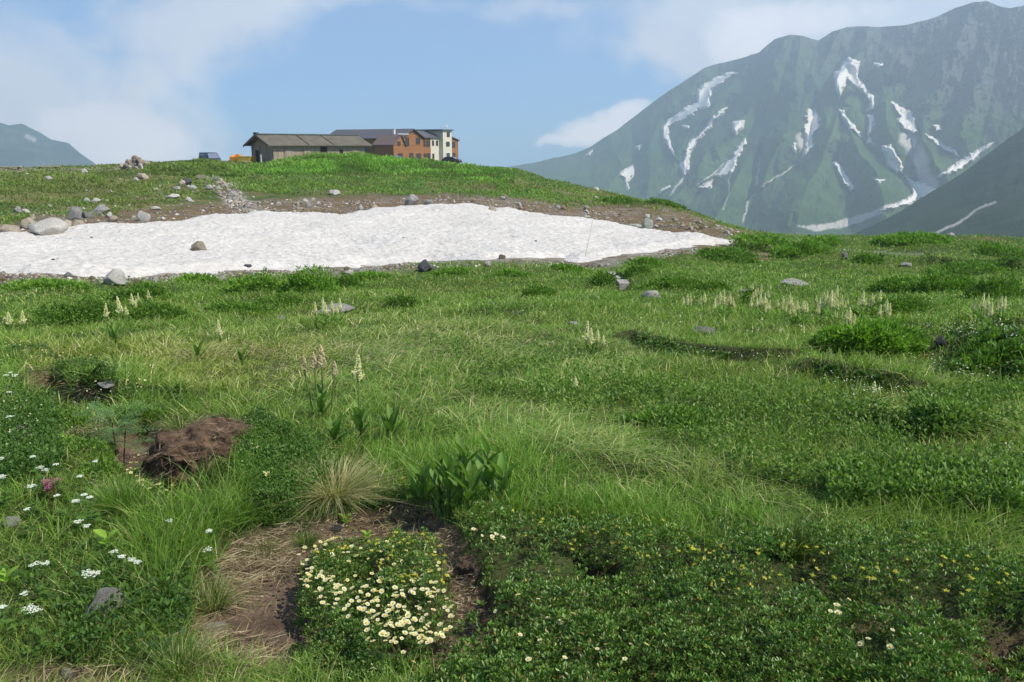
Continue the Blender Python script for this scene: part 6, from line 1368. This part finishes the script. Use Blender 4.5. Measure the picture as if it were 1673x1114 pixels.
tussock(1290, 905, 130, .17, 600, .12, 'tall grass tuft rising behind the avens mat', 10, .6); tussock(1420, 1110, 150, .13, 260, .08, 'grass tuft growing through the mat at the bottom', 11, .55, (.09, .17, .035)); tussock(560, 1095, 60, .12, 220, .15, 'green tuft at the bottom before the flower mat', 12, .5); tussock(290, 1105, 130, .14, 500, .2, 'green tuft at the bottom left of centre', 13, .5); tussock(80, 645, 60, .09, 300, .1, 'mossy green tuft over the far dark gap', 14, .4, (.14, .22, .03))
# peat bank
def peat():
    p = at(305, 778); mp = mpp(p); bm = bmesh.new(); bmesh.ops.create_icosphere(bm, subdivisions=5, radius=1.0)
    for v in bm.verts:
        c_ = np.array(v.co); k = 1 + .42 * float(fbm(c_[0] * 1.9, c_[1] * 1.9 + c_[2], 3, 3)) + .20 * float(fbm(c_[0] * 5, c_[1] * 5 + c_[2] * 4, 3, 4)) + .05 * float(fbm(c_[0] * 14, c_[2] * 14 + c_[1] * 6, 2, 6)); v.co = c_ * k
        v.co.z = math.copysign(abs(v.co.z) ** .8, v.co.z); v.co.x *= 74 * mp; v.co.y *= .25; v.co.z *= .15; v.co.x += v.co.z * .15
    me = bpy.data.meshes.new('peat_bank'); bm.to_mesh(me); bm.free(); me.materials.append(M['peat']); me.polygons.foreach_set('use_smooth', [True] * len(me.polygons))
    o = bpy.data.objects.new('soil', me); COL.objects.link(o); t = empty('peat_bank', (p.x, p.y + .16, p.z + .05)); tag(t, 'brown fibrous peat bank above a dark hollow at left', 'peat bank'); o.parent = t; o.rotation_euler = (0, 0, -.25)
    n = 2600; vs = np.array([v.co for v in me.vertices]); ns = np.array([v.normal for v in me.vertices]); k = RS.randint(0, len(vs), n); D = ns[k] * .12 + np.stack([RS.normal(size=n) * .8, RS.normal(size=n) * .5, -np.abs(RS.normal(size=n)) * .7], -1); D -= ns[k] * (np.sum(D * ns[k], 1, keepdims=True) - .10)
    c_ = np.array([(.18, .12, .08), (.26, .19, .125), (.10, .065, .045), (.36, .28, .19)])[RS.randint(0, 4, n)]; V, T, C_ = leaves(vs[k] + ns[k] * .002, D, RS.uniform(.03, .10, n), np.full(n, .0022), c_, .1); f_ = mesh_np('root_fibres', V, T, C_, M['straw'], parent=t); f_.rotation_euler = (0, 0, -.25)
m_, nt, h = base_mat('peat'); g = h.n('ShaderNodeNewGeometry'); n1 = h.noise(g.outputs['Position'], 12, 6, .7); n2 = h.noise(g.outputs['Position'], 90, 4, .7)
cc = h.mix(h.ramp(n1.outputs[0], [(.38, 0.0), (.6, 1.0)]), (.03, .02, .014), (.16, .105, .068)); bb = h.n('ShaderNodeBump', inp={'Strength': .9, 'Distance': .02, 'Height': h.m('ADD', n1.outputs[0], h.m('MULTIPLY', n2.outputs[0], .4))})
pp = h.n('ShaderNodeBsdfPrincipled', inp={'Base Color': cc, 'Roughness': .95, 'Normal': bb.outputs[0], 'Specular IOR Level': .1}); h.link(pp.outputs[0], h.n('ShaderNodeOutputMaterial').inputs[0]); M['peat'] = m_
peat()
tussock(300, 700, 110, .11, 420, .15, 'grass fringe overhanging the top of the brown peat bank', 15, .35); tussock(365, 730, 60, .10, 260, .15, 'grass tuft at the right end of the brown peat bank', 16, .4); tussock(330, 805, 120, .13, 420, .1, 'grass tuft hiding the foot of the brown peat bank', 17, .5)
